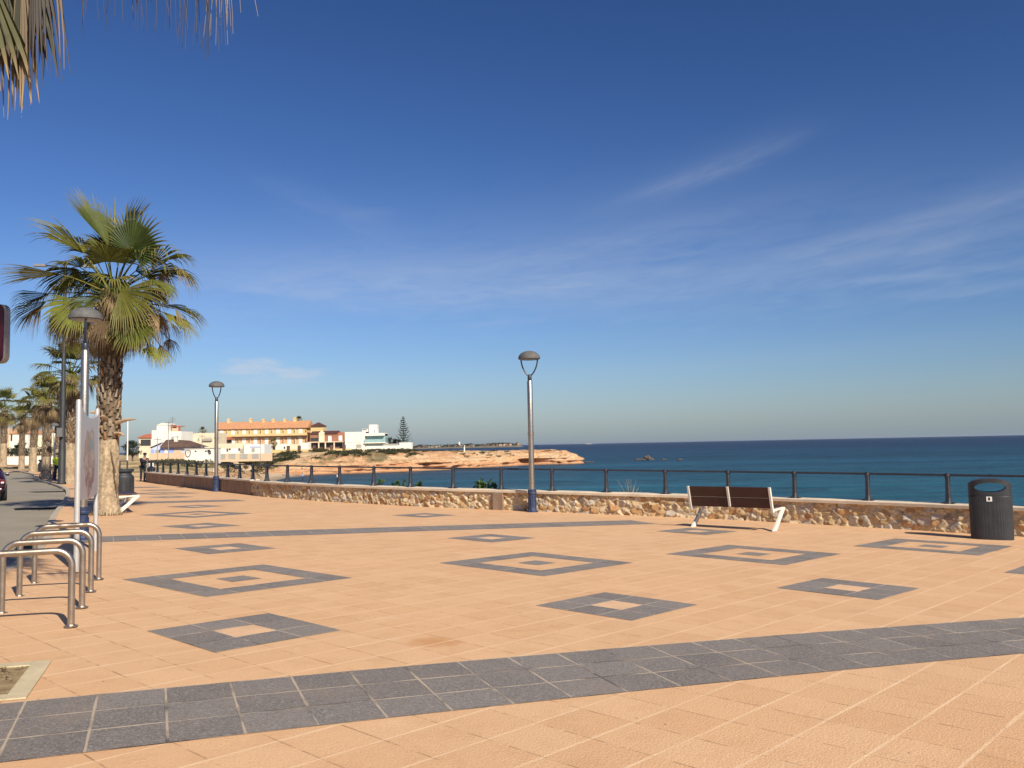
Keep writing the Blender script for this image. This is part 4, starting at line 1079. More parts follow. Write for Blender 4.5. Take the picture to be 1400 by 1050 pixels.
def palm_trunk(H, r0, r1, smooth_h, lean=(0, 0), seed=1, boots=True):
    rnd = random.Random(seed); m_ = MB(); n = 28; rows = []; cols = []
    K = int(H / 0.09)
    for k in range(K + 1):
        z = H * k / K; t = z / H
        r = r0 + (r1 - r0) * t + 0.10 * math.exp(-z / 0.22)
        r *= 0.94 if z < smooth_h else 1.0
        row = []
        for i in range(n):
            a = 2 * math.pi * i / n; k_ = fbm(math.cos(a) * 2.2, math.sin(a) * 2.2, z * 2.2 + seed)
            rr2 = r * (1 + 0.05 * k_ + 0.015 * math.sin(z * 42 + 2 * k_)) if z < smooth_h else r * (0.86 + 0.04 * k_)
            row.append((lean[0] * t * t + rr2 * math.cos(a), lean[1] * t * t + rr2 * math.sin(a), z))
            if z < smooth_h:
                base = (0.385, 0.295, 0.19); s_ = 0.92 + 0.34 * k_ - 0.10 * abs(math.sin(z * 17 + 3 * k_)) ** 6; cols.append(tuple(c * s_ for c in base))
            else: cols.append((0.125, 0.092, 0.062))
        rows.append(row)
    m_.grid(rows, 0, cols, closed=True)
    # ragged root mound
    if boots:
        z = smooth_h - 0.05; j = 0
        while z < H:
            t = z / H; r = (r0 + (r1 - r0) * t) * 0.93; cx, cy = lean[0] * t * t, lean[1] * t * t
            a = j * 2.39996 + rnd.uniform(-.15, .15); j += 1; z += 0.0125
            ln = rnd.uniform(0.14, 0.24); wd = rnd.uniform(0.045, 0.075); out_ = rnd.uniform(0.02, 0.055)
            er, et = Vector((math.cos(a), math.sin(a), 0)), Vector((-math.sin(a), math.cos(a), 0)); c0 = Vector((cx, cy, z)) + er * r
            if rnd.random() < 0.06: ln *= 1.5; out_ *= 2.4
            fade = t; base = (0.235, 0.17, 0.108) if rnd.random() < 0.45 else ((0.32, 0.255, 0.18) if rnd.random() < 0.6 else (0.15, 0.105, 0.068))
            if rnd.random() < 0.05: base = (0.29, 0.14, 0.06)
            k_ = rnd.uniform(0.8, 1.2); co = tuple(x * k_ for x in base); dk = tuple(x * 0.7 for x in co)
            tip = c0 + er * out_ + Vector((0, 0, ln)) + et * rnd.uniform(-.05, .05)
            vs = [c0 - et * wd, c0 + er * 0.035, c0 + et * wd, tip - et * wd * 0.45, tip + er * 0.02, tip + et * wd * 0.45, tip - er * 0.04]
            m_.add(vs, [(0, 1, 4, 3), (1, 2, 5, 4), (3, 4, 6), (4, 5, 6)], 0, [dk, dk, dk, co, co, co, dk])
    return m_
def palm(label, loc, H, r0, r1, smooth_h, seed, R=2.6, lean=(0, 0), hero=None, counts=(26, 22), segs=26, group='fan palms along the promenade', **kw):
    root = thing('palm_tree', label, 'palm tree', loc, 0, group)
    tk = palm_trunk(H, r0, r1, smooth_h, lean, seed).build('trunk', M['bark'], root)
    if hero: g, d = hero(Vector(loc), Vector((lean[0], lean[1], H)))
    else: g, d = random_crown((lean[0], lean[1], H + 0.15), seed, R, counts[0], counts[1], segs, **kw)
    g.build('crown', M['leaf'], root); d.build('dead_skirt', M['leaf'], root)
    return root
HB_ = on(at_ground(146, 704))
def hero_crown(loc, top):
    rnd = random.Random(11); g = MB(); d = MB(); Y0 = loc.y
    def P(zx, zy, dy): return at_depth(zx / 3.89, 250 + zy / 3.89, Y0 + dy) - loc
    c = top + Vector((0, 0, 0.05))
    L_ = [((572, 330), (455, 55), 0.35, 1.00, 48, 0.1, 0.08, 0), ((695, 362), (800, 150), -0.85, 1.0, 100, 0.08, 0.12, 3), ((650, 290), (800, 95), 0.5, 1.0, 40, 0.3, 0.10, 1),
          ((445, 375), (175, 232), -0.2, 1.02, 62, 0.55, 0.34, 2), ((325, 488), (18, 520), -0.35, 1.0, 42, 0.3, 0.10, 2), ((400, 455), (250, 620), 0.6, 1.0, 70, 0.3, 0.55, 0),
          ((265, 590), (75, 650), 0.3, 1.0, 45, 0.4, 0.45, 3), ((250, 630), (60, 760), 0.0, 1.0, 45, 0.4, 0.5, 3), ((428, 632), (245, 760), -1.1, 1.05, 62, 0.05, 0.3, 2),
          ((810, 440), (1045, 325), -0.2, 1.0, 62, 0.5, 0.75, 1), ((800, 475), (1090, 470), 0.4, 1.0, 60, 0.5, 0.75, 0), ((640, 575), (835, 700), -1.15, 1.0, 55, 0.1, 0.40, 1),
          ((880, 650), (1125, 720), 0.3, 1.0, 40, 0.4, 0.75, 3), ((850, 680), (1045, 800), -0.45, 1.0, 45, 0.2, 0.35, 2), ((722, 735), (650, 905), -1.1, 1.0, 78, 0.1, 0.45, 1),
          ((500, 390), (330, 330), 0.7, 1.0, 75, 0.4, 0.3, 0), ((560, 420), (600, 200), 0.8, 1.0, 80, 0.3, 0.2, 0), ((720, 470), (900, 560), 0.9, 1.0, 80, 0.3, 0.6, 0),
          ((530, 480), (480, 620), 0.9, 1.0, 80, 0.3, 0.6, 3), ((760, 560), (930, 640), 0.7, 1.0, 70, 0.3, 0.7, 0), ((800, 870), (850, 925), -0.5, 1.0, 60, 0.2, 0.6, 2), ((640, 520), (620, 640), -0.9, 0.7, 60, 0.3, 0.9, 1),
          ((480, 560), (330, 640), -0.6, 0.9, 55, 0.3, 0.6, 0), ((820, 520), (960, 600), -0.7, 0.9, 60, 0.35, 0.95, 1)]
    for (h, t, dy, k, sp_, fo, dr, gi) in L_:
        hub, tip = P(*h, dy), P(*t, dy * 1.35); v = tip - hub; Lb = max(v.length * 1.06, 0.85) * k
        st_ = c + (hub - c).normalized() * 0.15; st_.z = min(st_.z, c.z + 0.1) - 0.1
        upv = None
        if dy < -0.8: upv = Vector((0.1, -1.0, 0.35)).normalized()
        leaf(g, st_, hub, v, Lb, 34, sp_ * 1.05, fo, dr, tuple(x * rnd.uniform(0.9, 1.1) for x in GREENS[gi]), (0.27, 0.225, 0.07), rnd=rnd, upv=upv, split=0.62, width=1.08)
    # spear leaf
    a0, a1 = P(606, 420, -0.1), P(612, 75, -0.1)
    g.tube([a0, a0.lerp(a1, .5), a1], [0.05, 0.055, 0.008], 6, col=(0.24, 0.22, 0.09))
    for k in range(16):      # petiole stubs crossing at the heart of the crown
        a = rnd.uniform(0, 6.28); e = R_(rnd.uniform(20, 75)); dv = Vector((math.cos(e) * math.cos(a), math.cos(e) * math.sin(a), math.sin(e)))
        st_ = top + Vector((0, 0, rnd.uniform(-0.9, 0.1))) + Vector((dv.x, dv.y, 0)) * 0.2
        g.tube([st_, st_ + dv * rnd.uniform(0.4, 0.8)], [0.05, 0.02], 5, col=(0.27, 0.20, 0.09))
    for k in range(20):
        a = k * 2.39996; t_ = (k + .5) / 20; e = R_(70 - 95 * t_ + rnd.uniform(-8, 8)); dv = Vector((math.cos(e) * math.cos(a), math.cos(e) * math.sin(a), math.sin(e))); hub = c + dv * rnd.uniform(.85, 1.3) - Vector((0, 0, .25 * t_))
        leaf(g, c + dv * .15 - Vector((0, 0, .3 * t_)), hub, Vector((dv.x, dv.y, dv.z - .35 - .2 * t_)), rnd.uniform(.8, 1.0), 30, rnd.uniform(80, 105), rnd.uniform(.2, .45), .3 + .5 * t_, GREENS[k % 4], (.27, .21, .09), rnd=rnd, split=.58)
    for k in range(26):
        a = k * 2.39996 + .7; t_ = (k + .5) / 26; e = R_(-15 - 55 * t_); dv = Vector((math.cos(e) * math.cos(a), math.cos(e) * math.sin(a), math.sin(e))); hub = c + dv * rnd.uniform(.7, 1.25) - Vector((0, 0, .35)); dr = DRY[k % 4]
        leaf(d, c + dv * .2 - Vector((0, 0, .4 + .3 * t_)), hub, Vector((dv.x * .6, dv.y * .6, dv.z - .5)), rnd.uniform(.65, .95), 24, rnd.uniform(55, 85), .25, rnd.uniform(.8, 1.4), dr, tuple(x * .8 for x in dr), rnd=rnd, split=.4, width=.9)
    # dry hanging skirt
    S_ = [((330, 760), (280, 900), -0.4), ((300, 700), (270, 880), 0.3), ((400, 780), (370, 900), 0.6), ((420, 760), (430, 900), -0.2), ((820, 690), (900, 860), -0.5), ((860, 720), (920, 860), 0.2), ((760, 720), (790, 880), -0.8),
          ((780, 840), (840, 970), -0.2), ((850, 860), (870, 980), -0.3), ((900, 740), (1000, 830), 0.1), ((700, 680), (720, 820), -1.0), ((640, 740), (600, 860), -0.9), ((480, 700), (470, 860), -0.6), ((560, 680), (540, 800), 0.8), ((700, 720), (730, 900), 0.8), ((800, 700), (830, 900), 0.7),
          ((340, 650), (250, 800), 0.7), ((220, 660), (110, 800), 0.1), ((930, 670), (1050, 830), -0.2), ((830, 560), (890, 690), -0.3), ((760, 620), (800, 760), -0.7), ((560, 560), (560, 700), -0.7), ((600, 600), (620, 740), -0.8), ((900, 830), (900, 930), 0.3),
          ((940, 450), (1090, 560), 0.0), ((860, 480), (900, 620), 0.0)]
    for i, (h, t, dy) in enumerate(S_):
        hub, tip = P(*h, dy), P(*t, dy * 1.2); v = tip - hub; dr = DRY[i % 4]
        leaf(d, c + Vector((hub.x - c.x, hub.y - c.y, 0)).normalized() * 0.25 - Vector((0, 0, 0.3)), hub, v, max(v.length * 1.1, 0.7), 26, rnd.uniform(45, 80), 0.25, rnd.uniform(0.7, 1.4), dr if i % 3 else (0.24, 0.19, 0.06), tuple(x * 0.9 for x in dr), rnd=rnd, split=0.35, width=0.8)
    return g, d
hero = palm('big fan palm with a shaggy skirt of dry leaves, behind the poster stand', HB_, 6.05, 0.30, 0.285, 2.05, 3, lean=(0.10, 0.0), hero=hero_crown)
# broken leaf stalks sticking out of the trunk
for (z, a, ln, k) in ((2.55, -80, 0.55, 1), (2.32, -100, 0.45, 1), (2.45, -20, 0.75, 1), (2.2, -30, 0.5, 0), (1.15, 170, 0.3, 0), (2.7, 200, 0.3, 1)):
    ms = MB(); dv = Vector((math.cos(R_(a)), math.sin(R_(a)), 0.1 * k)); s0 = Vector((0.02, 0, z)) + dv * 0.2
    ms.tube([s0, s0 + dv * ln * 0.6 + Vector((0, 0, 0.05 * k)), s0 + dv * ln + Vector((0, 0, -0.08 + 0.1 * k))], [0.055, 0.045, 0.012], 6, col=(0.40, 0.28, 0.17)); ms.build('leaf_stub', M['bark'], hero)
for (a, z) in ((-35, 1.2), (-50, 1.75)):
    ms = MB(); s0 = Vector((0.27 * math.cos(R_(a)), 0.27 * math.sin(R_(a)), z)); ms.tube([s0, s0 + Vector((0.05, 0, -0.25)), s0 + Vector((0.16, -0.02, -0.62))], [0.02, 0.02, 0.015], 5, col=(0.12, 0.08, 0.05)); ms.build('leaf_stub', M['bark'], hero)
# weeds/soil round the foot
pitm = MB(); rnd = random.Random(4)
for k in range(140):
    a = rnd.uniform(0, 6.28); r = 0.34 + abs(rnd.gauss(0, 0.09)); p = Vector((r * math.cos(a), r * math.sin(a), 0.0)); h = rnd.uniform(0.04, 0.2); dv = Vector((math.cos(a), math.sin(a), 0)) * h * 0.5
    pitm.add([p, p + Vector((-math.sin(a), math.cos(a), 0)) * 0.02, p + dv + Vector((0, 0, h))], [(0, 1, 2)], 0, rnd.choice([(0.20, 0.14, 0.07), (0.13, 0.09, 0.045), (0.26, 0.2, 0.11)]))
gr = pitm.build('dry_grass', M['bark'], None); gr.location = HB_; gr['kind'] = 'stuff'; tag(gr, 'dry weeds and root litter around the foot of the big palm', 'weeds')

near = palm('fan palm overhanging the top left corner, its trunk left of the view', on((-4.08, 6.04)), 6.35, 0.19, 0.175, 1.9, 21, R=1.95, counts=(26, 0), segs=34, low=(0.055, 0.058, 0.018), tipc=(0.10, 0.07, 0.038))
# hanging thread-tipped leaves of the near palm that drop into view
def near_extra():
    rnd = random.Random(5); g = MB(); d = MB(); loc = near.location; c = Vector((0, 0, 6.2))
    def W(px_, py_, Y): return at_depth(px_, py_, Y) - loc
    TIP = (0.40, 0.27, 0.12); DB = (0.030, 0.019, 0.013); DT = (0.060, 0.040, 0.026)  # dark browns: shade of the crown above put into the leaf colour
    for (hx, hy, tx, ty, Y, col, n_, sp_, sp2, tc_) in ((-30, -70, -4, 108, 5.9, (.070, .075, .016), 8, 15, .76, TIP), (-6, -80, 12, 92, 6.3, (.034, .040, .010), 7, 11, .74, TIP), (10, -90, 26, 74, 6.6, (.024, .030, .009), 7, 12, .84, DT), (30, -100, 42, 96, 6.0, (.032, .032, .012), 6, 10, .74, DT),
                                            (48, -110, 58, 112, 5.8, DB, 8, 8, .55, DT), (4, -40, 10, 148, 6.1, DB, 4, 6, .5, TIP), (22, -40, 27, 142, 6.1, (.2, .14, .06), 4, 5, .66, TIP), (30, -60, 38, 130, 5.95, (.16, .11, .05), 4, 4, .7, TIP), (58, -120, 64, 86, 6.2, DB, 6, 9, .4, DT), (70, -130, 88, 84, 6.0, DB, 2, 3, .3, TIP)):
        hub, tip = W(hx, hy, Y), W(tx, ty, Y - 0.1); v = tip - hub
        leaf(g if col in GREENS else d, c + (hub - c).normalized() * 0.2, hub, v, v.length * 1.05, n_, sp_, 0.3, 0.45, col, tc_, rnd=rnd, split=sp2, width=1.0, sag=0.5)
    for (hx, hy, tx, ty, Y, n_) in ((232, -110, 234, 34, 6.0, 8), (258, -120, 262, 48, 6.1, 9), (284, -120, 290, 52, 5.9, 10), (298, -125, 297, 40, 6.0, 8), (312, -130, 318, 14, 6.2, 5), (196, -130, 204, 22, 5.8, 7), (160, -150, 166, 18, 6.0, 6), (118, -150, 122, 20, 6.0, 6)):
        hub, tip = W(hx, hy, Y), W(tx, ty, Y); v = tip - hub
        leaf(d, c + (hub - c).normalized() * 0.2, hub, v, v.length * 1.08, n_, 12, 0.4, 0.25, DB if hx < 286 else DRY[1], DT if hx < 286 else (0.34, 0.27, 0.17), rnd=rnd, split=0.22, width=1.0, sag=0.6)
    for k in range(16):  # extra leaves out of view, added to cast shadow on the road
        a = R_(128 + 95 * (k + .5) / 16); e = R_((-20, 10, 35)[k % 3]); dv = Vector((math.cos(e) * math.cos(a), math.cos(e) * math.sin(a), math.sin(e)))
        leaf(g, c + dv * .15, c + dv * 1.35, Vector((dv.x, dv.y, dv.z - .3)), 1.2, 30, 95, .2, .5, GREENS[k % 4], TIP, rnd=rnd, split=.6)
    g.build('shadow_fronds', M['leaf'], near); d.build('dry_fronds', M['leaf'], near)
near_extra()
# tree pit of that palm
pr = R_(-70.2)
pit = struct(MB().build('tree_pit', M['soil'])); bpy.data.objects.remove(pit)
pm_ = MB(); c0 = Vector((-3.95, 6.08, 0)); ex = Vector((0.35, -0.937, 0)); ey = Vector((0.937, 0.35, 0)); hs = 0.555; bw = 0.13
def pv(a, b_, h): q_ = c0 + ex * a + ey * b_; return (q_.x, q_.y, gz(q_.x, q_.y) + h)
for (a0, a1, b0, b1_) in ((-hs, hs, hs - bw, hs), (-hs, hs, -hs, -hs + bw), (-hs, -hs + bw, -hs + bw, hs - bw), (hs - bw, hs, -hs + bw, hs - bw)):
    pm_.add([pv(a0, b0, .002), pv(a1, b0, .002), pv(a1, b1_, .002), pv(a0, b1_, .002), pv(a0, b0, .016), pv(a1, b0, .016), pv(a1, b1_, .016), pv(a0, b1_, .016)], [(3, 2, 1, 0), (4, 5, 6, 7), (0, 1, 5, 4), (1, 2, 6, 5), (2, 3, 7, 6), (3, 0, 4, 7)])
o = struct(pm_.build('tree_pit_border', simple('pit_concrete', (0.50, 0.42, 0.27), 0.9, 0, 0.15, 5, 0.3, 60), bevel=0.004))
sm_ = MB(); n = 24; rows = []
for i in range(n + 1):
    rows.append([pv(-hs + bw + (2 * hs - 2 * bw) * i / n, -hs + bw + (2 * hs - 2 * bw) * j / n, 0.006 + 0.012 * max(0, fbm(i * .3, j * .3))) for j in range(n + 1)])
sm_.grid(rows); struct(sm_.build('tree_pit_soil', M['soil'], smooth=True))
lt = MB(); rnd = random.Random(9)
for k in range(70):
    a, b_ = rnd.gauss(-0.18, 0.12), rnd.gauss(0.25, 0.10)
    if abs(a) > 0.40 or abs(b_) > 0.40: continue
    p = Vector(pv(a, b_, 0.02)); an = rnd.uniform(0, 6.28); dv = Vector((math.cos(an), math.sin(an), 0)) * rnd.uniform(0.01, 0.03)
    lt.add([p - dv, p + Vector((-dv.y, dv.x, 0.012)) * 0.5, p + dv + Vector((0, 0, rnd.uniform(0, .02)))], [(0, 1, 2)], 0, rnd.choice([(0.05, 0.03, 0.015), (0.12, 0.07, 0.03), (0.2, 0.13, 0.06)]))
o = lt.build('leaf_litter', M['bark']); o['kind'] = 'stuff'; tag(o, 'dead leaf crumbs lying on the soil of the tree pit', 'litter')

# palms further along the kerb
pA = palm('second fan palm with a beige lower trunk beside the dark lighting column', on((-26.05, 50.4)), 6.2, 0.37, 0.30, 2.3, 31, R=2.6, counts=(24, 18), segs=22)
plist = [((-32.1, 59.0), 5.4, 40, 0.95, 'fan palm with a dark ring on its trunk, just left of the lighting column'), ((-35.2, 66.5), 5.2, 130, 0.9, 'fan palm with a bushy crown, behind the cyclist'), ((-46.2, 82.5), 5.5, 200, 1.05, 'fan palm with a thick pale trunk right above the far litter bin'),
         ((-55.0, 96.0), 5.8, 300, 1.05, 'fan palm left of the far litter bin, in front of the white garden wall'), ((-75.5, 127.0), 6.5, 90, 1.45, 'fan palm at the left edge, across the road near the white villa'), ((-64.0, 105.5), 6.0, 20, 1.1, 'fan palm low in the row beside the villa lamp')]
pB = palm(plist[0][4], on(plist[0][0]), 5.9, .36, .27, 1.7, 47, R=2.3, counts=(20, 26), segs=20); pB.scale = (.9, .9, .9); pB.rotation_euler = (0, 0, .7)
pC = palm(plist[2][4], on(plist[2][0]), 6.4, .40, .32, 2.6, 58, R=2.8, lean=(.25, .1), counts=(18, 24), segs=20); pC.scale = (.92, .92, .92)
for k, (xy, H_, rz, sc, lab) in enumerate(plist):
    if k not in (0, 2): copy_thing((pB, pC, pA)[k % 3], on(xy), R_(rz), lab, sc * 0.9)

# ------------------------------------------------------------------ leafy plants, bushes and trees
def clump(mb, c, rad, n, size, cols, rnd, shape=(1, 1, 1)):
    for k in range(n):
        v = Vector((rnd.gauss(0, 1), rnd.gauss(0, 1), rnd.gauss(0, 1))).normalized() * (rnd.random() ** 0.4)
        p = Vector(c) + Vector((v.x * rad * shape[0], v.y * rad * shape[1], v.z * rad * shape[2]))
        a = Vector((rnd.gauss(0, 1), rnd.gauss(0, 1), rnd.gauss(0, 1))).normalized(); b_ = a.cross(Vector((rnd.gauss(0, 1), rnd.gauss(0, 1), rnd.gauss(0, 1)))).normalized()
        s_ = size * rnd.uniform(0.6, 1.4); col = rnd.choice(cols)
        mb.add([p - a * s_, p + b_ * s_ * 0.45, p + a * s_, p - b_ * s_ * 0.45], [(0, 1, 2, 3)], 0, col)
OLIVE = [(0.055, 0.062, 0.026), (0.085, 0.088, 0.038), (0.04, 0.048, 0.022), (0.11, 0.105, 0.05)]
DKGR = [(0.022, 0.032, 0.016), (0.035, 0.048, 0.022), (0.05, 0.062, 0.028), (0.016, 0.024, 0.013)]
def broad_tree(label, loc, H, W, seed, cols=DKGR, trunk_h=0.35, group=None, cat='tree', nclump=26, name='tree'):
    rnd = random.Random(seed); root = thing(name, label, cat, loc, 0, group)
    t = MB(); t.tube([(0, 0, -0.3), (0.05 * H * rnd.uniform(-1, 1), 0, H * trunk_h), (0.06 * H * rnd.uniform(-1, 1), 0, H * 0.8)], [0.04 * H, 0.028 * H, 0.008 * H], 7, col=(0.14, 0.10, 0.07))
    for k in range(5):
        a = rnd.uniform(0, 6.28); t.tube([(0, 0, H * trunk_h * 0.9), (math.cos(a) * W * 0.2, math.sin(a) * W * 0.2, H * (trunk_h + 0.2)), (math.cos(a) * W * 0.36, math.sin(a) * W * 0.36, H * 0.75)], [0.018 * H, 0.012 * H, 0.004 * H], 5, col=(0.14, 0.10, 0.07))
    t.build('trunk', M['bark'], root)
    m_ = MB()
    for k in range(nclump):
        a = rnd.uniform(0, 6.28); rr3 = W * 0.5 * math.sqrt(rnd.random()) * 0.8; z = H * (trunk_h + 0.12 + (0.78 - trunk_h) * rnd.random())
        lim = math.sqrt(max(0.05, 1 - ((z / H - (trunk_h + 1) / 2) / ((1.05 - trunk_h) / 2)) ** 2)); cl_ = [rnd.choice(cols) for _ in range(2)]
        clump(m_, (rr3 * lim * math.cos(a), rr3 * lim * math.sin(a), z), W * rnd.uniform(0.12, 0.2), 46, W * 0.045, cl_, rnd, (1, 1, 0.7))
    m_.build('crown', M['foliage'], root)
    return root

# ------------------------------------------------------------------ buildings on the shore
def dpt(px_, py_, Y): return at_depth(px_, py_, Y)
class House:
    """a building whose seaward front faces -y; front rectangles are given in metres from its left end"""
    def __init__(s, name, label, cat, x0, z0, Y, group=None):
        s.root = thing(name, label, cat, (x0, Y, z0), 0, group); s.Y = Y
    def block(s, x0, x1, z0, z1, d, m, name='wall', y0=0.0, bevel=0.0):
        b_ = MB(); b_.box(((x0 + x1) / 2, y0 + d / 2, (z0 + z1) / 2), (x1 - x0, d, z1 - z0)); return b_.build(name, m, s.root)
    def panel(s, x0, x1, z0, z1, m, name='window', proud=0.06, y0=0.0, parent=None, frame=None):
        b_ = MB(); b_.box(((x0 + x1) / 2, y0 - proud / 2 + 0.01, (z0 + z1) / 2), (x1 - x0, proud + 0.02, z1 - z0)); o_ = b_.build(name, m, parent or s.root)
        if frame:
            f_ = MB(); w_ = 0.09
            for (a, b2_, c_, d_) in ((x0 - w_, x0, z0 - w_, z1 + w_), (x1, x1 + w_, z0 - w_, z1 + w_), (x0, x1, z1, z1 + w_), (x0, x1, z0 - w_, z0)):
                f_.box(((a + b2_) / 2, y0 - proud / 2 - 0.01, (c_ + d_) / 2), (b2_ - a, proud + 0.06, d_ - c_))
            f_.build('frame', frame, o_)
        return o_
    def gable_roof(s, x0, x1, z0, zr, d, m, over=0.4, y0=0.0, ridge_in=0.0, name='roof'):
        b_ = MB(); a, c_ = x0 - over, x1 + over; f, k = y0 - over, y0 + d + over; ym = y0 + d / 2
        v = [(a, f, z0), (c_, f, z0), (c_, k, z0), (a, k, z0), (a + ridge_in, ym, zr), (c_ - ridge_in, ym, zr), (a, f, z0 + 0.12), (c_, f, z0 + 0.12), (c_, k, z0 + 0.12), (a, k, z0 + 0.12)]
        b_.add(v, [(3, 2, 1, 0), (0, 1, 7, 6), (1, 2, 8, 7), (2, 3, 9, 8), (3, 0, 6, 9), (6, 7, 5, 4), (8, 9, 4, 5), (7, 8, 5), (9, 6, 4)]); return b_.build(name, m, s.root)
    def chimney(s, x, y, z0, z1, w_, m, parent=None):
        b_ = MB(); b_.box((x, y, (z0 + z1) / 2), (w_, w_, z1 - z0)); b_.box((x, y, z1 + 0.08), (w_ * 1.25, w_ * 1.25, 0.16)); b_.box((x, y, z1 + 0.32), (w_ * 0.7, w_ * 0.7, 0.3)); return b_.build('chimney', m, parent or s.root)
def XZ(px_, py_, Y): p = at_depth(px_, py_, Y); return p.x, p.z

# --- the long peach terrace
Y = 300.0; xl, zt = XZ(296, 579, Y); xr, _ = XZ(419, 577, Y); zb = -0.3
T_ = House('terraced_houses', 'long three-storey peach and yellow terrace with chimneys on its tiled roof', 'building', xl, zb, Y)
Wd = xr - xl; ze = XZ(360, 586, Y)[1] - zb; zm = XZ(360, 595.5, Y)[1] - zb; zr = XZ(360, 577.5, Y)[1] - zb
T_.block(0, Wd, 0, zm - 0.3, 9.0, M['f_orange'], y0=0.0); T_.block(0, Wd, zm - 0.3, ze, 9.0, M['f_yellow'], 'upper_wall', y0=0.003)
rf = T_.gable_roof(0, Wd, ze, zr + 0.5, 9.0, M['r_orange'], 0.6)
T_.block(-0.4, Wd + 0.5, zm - 0.42, zm - 0.18, 1.3, M['r_brown'], 'cornice', y0=-1.3)
T_.block(-0.3, Wd + 0.4, zm - 0.178, zm + 0.55, 0.14, M['f_yellow'], 'parapet', y0=-1.3)
nb = 8; bw_ = Wd / nb
for k in range(nb):
    x = bw_ * k
    for (z0_, z1_) in ((zm + 0.45, ze - 0.25), (zm - 3.35, zm - 0.75)):
        T_.panel(x + bw_ * 0.32, x + bw_ * 0.62, z0_, z1_, M['w_blind'], frame=M['f_cream'])
        T_.panel(x + bw_ * 0.90, x + bw_ * 0.97, z0_ + 0.5, z1_ - 0.5, M['w_olive'], 'lantern', proud=0.18)
        T_.panel(x - 0.07, x + 0.07, z0_ - 0.4, z1_ + 0.2, M['f_cream'], 'pilaster', proud=0.3)
    T_.panel(x + bw_ * 0.2, x + bw_ * 0.7, 0.05, 2.3, M['w_blind'], 'garage_door')
for px_ in (313, 343, 360.5, 374, 389.5, 403.5):
    x = XZ(px_, 575, Y + 4.5)[0] - xl; T_.chimney(x, 4.3, zr - 0.2, zr + (1.25 if px_ in (313, 343, 403.5) else 0.9), 1.0, M['f_yellow'], rf)

# --- white tall house (left), roof terrace, antennas
Y = 215.0; xl = XZ(207.5, 590, Y)[0]; xr = XZ(246.5, 590, Y)[0]; zb = -0.2
hs_ = House('white_house', 'tall white stepped house with a red balustrade and antenna mast on its roof', 'building', xl, zb, Y)
def lx(px_): return XZ(px_, 590, Y)[0] - xl
def lz(py_, px_=225): return XZ(px_, py_, Y)[1] - zb
hs_.block(0, lx(229.5), 0, lz(588), 8, M['f_white']); hs_.block(lx(213.5), lx(228.5), lz(588), lz(581), 7, M['f_white'], 'upper_wall', y0=.3)
b_ = MB(); x0_, x1_ = lx(213.5), lx(228.5); xm = (x0_ + x1_) / 2
b_.prism([(x0_ - .1, .2, lz(581)), (x1_ + .1, .2, lz(581)), (x1_ - .6, .2, lz(579.6)), (xm, .2, lz(578)), (x0_ + .6, .2, lz(579.6))], (0, 7, 0)); b_.build('gable', M['f_white'], hs_.root)
hs_.block(lx(229.5), lx(246.5), 0, lz(590), 8, M['f_white'], 'side_wall', y0=.6)
hs_.block(lx(230), lx(233), lz(590), lz(580.5), 2.0, M['f_brick'], 'chimney_stack', y0=2); hs_.block(lx(233.5), lx(242), lz(590), lz(585.5), 0.15, M['f_sand'], 'balustrade', y0=.7)
hs_.block(lx(240.5), lx(244), lz(589.8), lz(582.5), 0.3, M['r_red'], 'pergola_post', y0=1.0); hs_.block(lx(233.5), lx(244.5), lz(583.4), lz(582.4), 2.5, M['r_red'], 'pergola_beam', y0=1.4)
hs_.panel(lx(234.5), lx(237.5), lz(601), lz(597), M['w_grey']); hs_.panel(lx(216), lx(219), lz(597), lz(593), M['w_blind']); hs_.panel(lx(240), lx(243), lz(601), lz(596.5), M['w_blind'])
ant = MB(); xa = lx(229.2); ant.tube([(xa, 3, lz(581)), (xa, 3, lz(569))], 0.06, 6)
for k, (w_, py_) in enumerate(((1.3, 571), (1.6, 573.5), (1.2, 576))): ant.tube([(xa - w_ / 2, 3, lz(py_)), (xa + w_ / 2, 3, lz(py_))], 0.04, 5)
for k in range(5): ant.tube([(xa - .6 + .3 * k, 2.6, lz(573.5)), (xa - .6 + .3 * k, 3.4, lz(573.5))], 0.03, 4)
ant.build('antenna', M['mast'], hs_.root)

# --- pale blue beach house with brown roof
Y = 150.0; xl = XZ(205, 615, Y)[0]; zb = -0.35
bh = House('beach_house', 'low pale blue house with a brown hipped roof and white chimney', 'building', xl, zb, Y)
def lx(px_): return XZ(px_, 612, Y)[0] - xl
def lz(py_, px_=240): return XZ(px_, py_, Y)[1] - zb
zE = lz(611.5); zR = lz(600.4)
bh.block(lx(206), lx(223), 0, lz(609.5), 6, M['f_blue']); bh.block(lx(223), lx(262), 0, zE, 7, M['f_blue'], 'front_wall', y0=-.25)
bh.block(lx(206) - .05, lx(262) + .05, 0, lz(619.0), 0.12, M['f_sand'], 'plinth', y0=-.40)
b_ = MB(); xa, xb_, xr1 = lx(221.5), lx(269.5), lx(237)
b_.add([(xa, -.9, zE), (xb_, -.9, zE), (xb_, 6, zE), (xa, 6, zE), (xa + .05, 1.6, zR - .05), (lx(230), 2.6, zR), (lx(252), 2.6, lz(602.5)), (xa, -.9, zE + .12), (xb_, -.9, zE + .12)], [(3, 2, 1, 0), (7, 8, 6, 5, 4), (0, 1, 8, 7), (1, 2, 6, 8), (2, 3, 4, 5, 6), (3, 0, 7, 4)])
rf = b_.build('roof', M['r_brown'], bh.root)
b_ = MB(); x0_, x1_ = lx(205.5), lx(221.3)
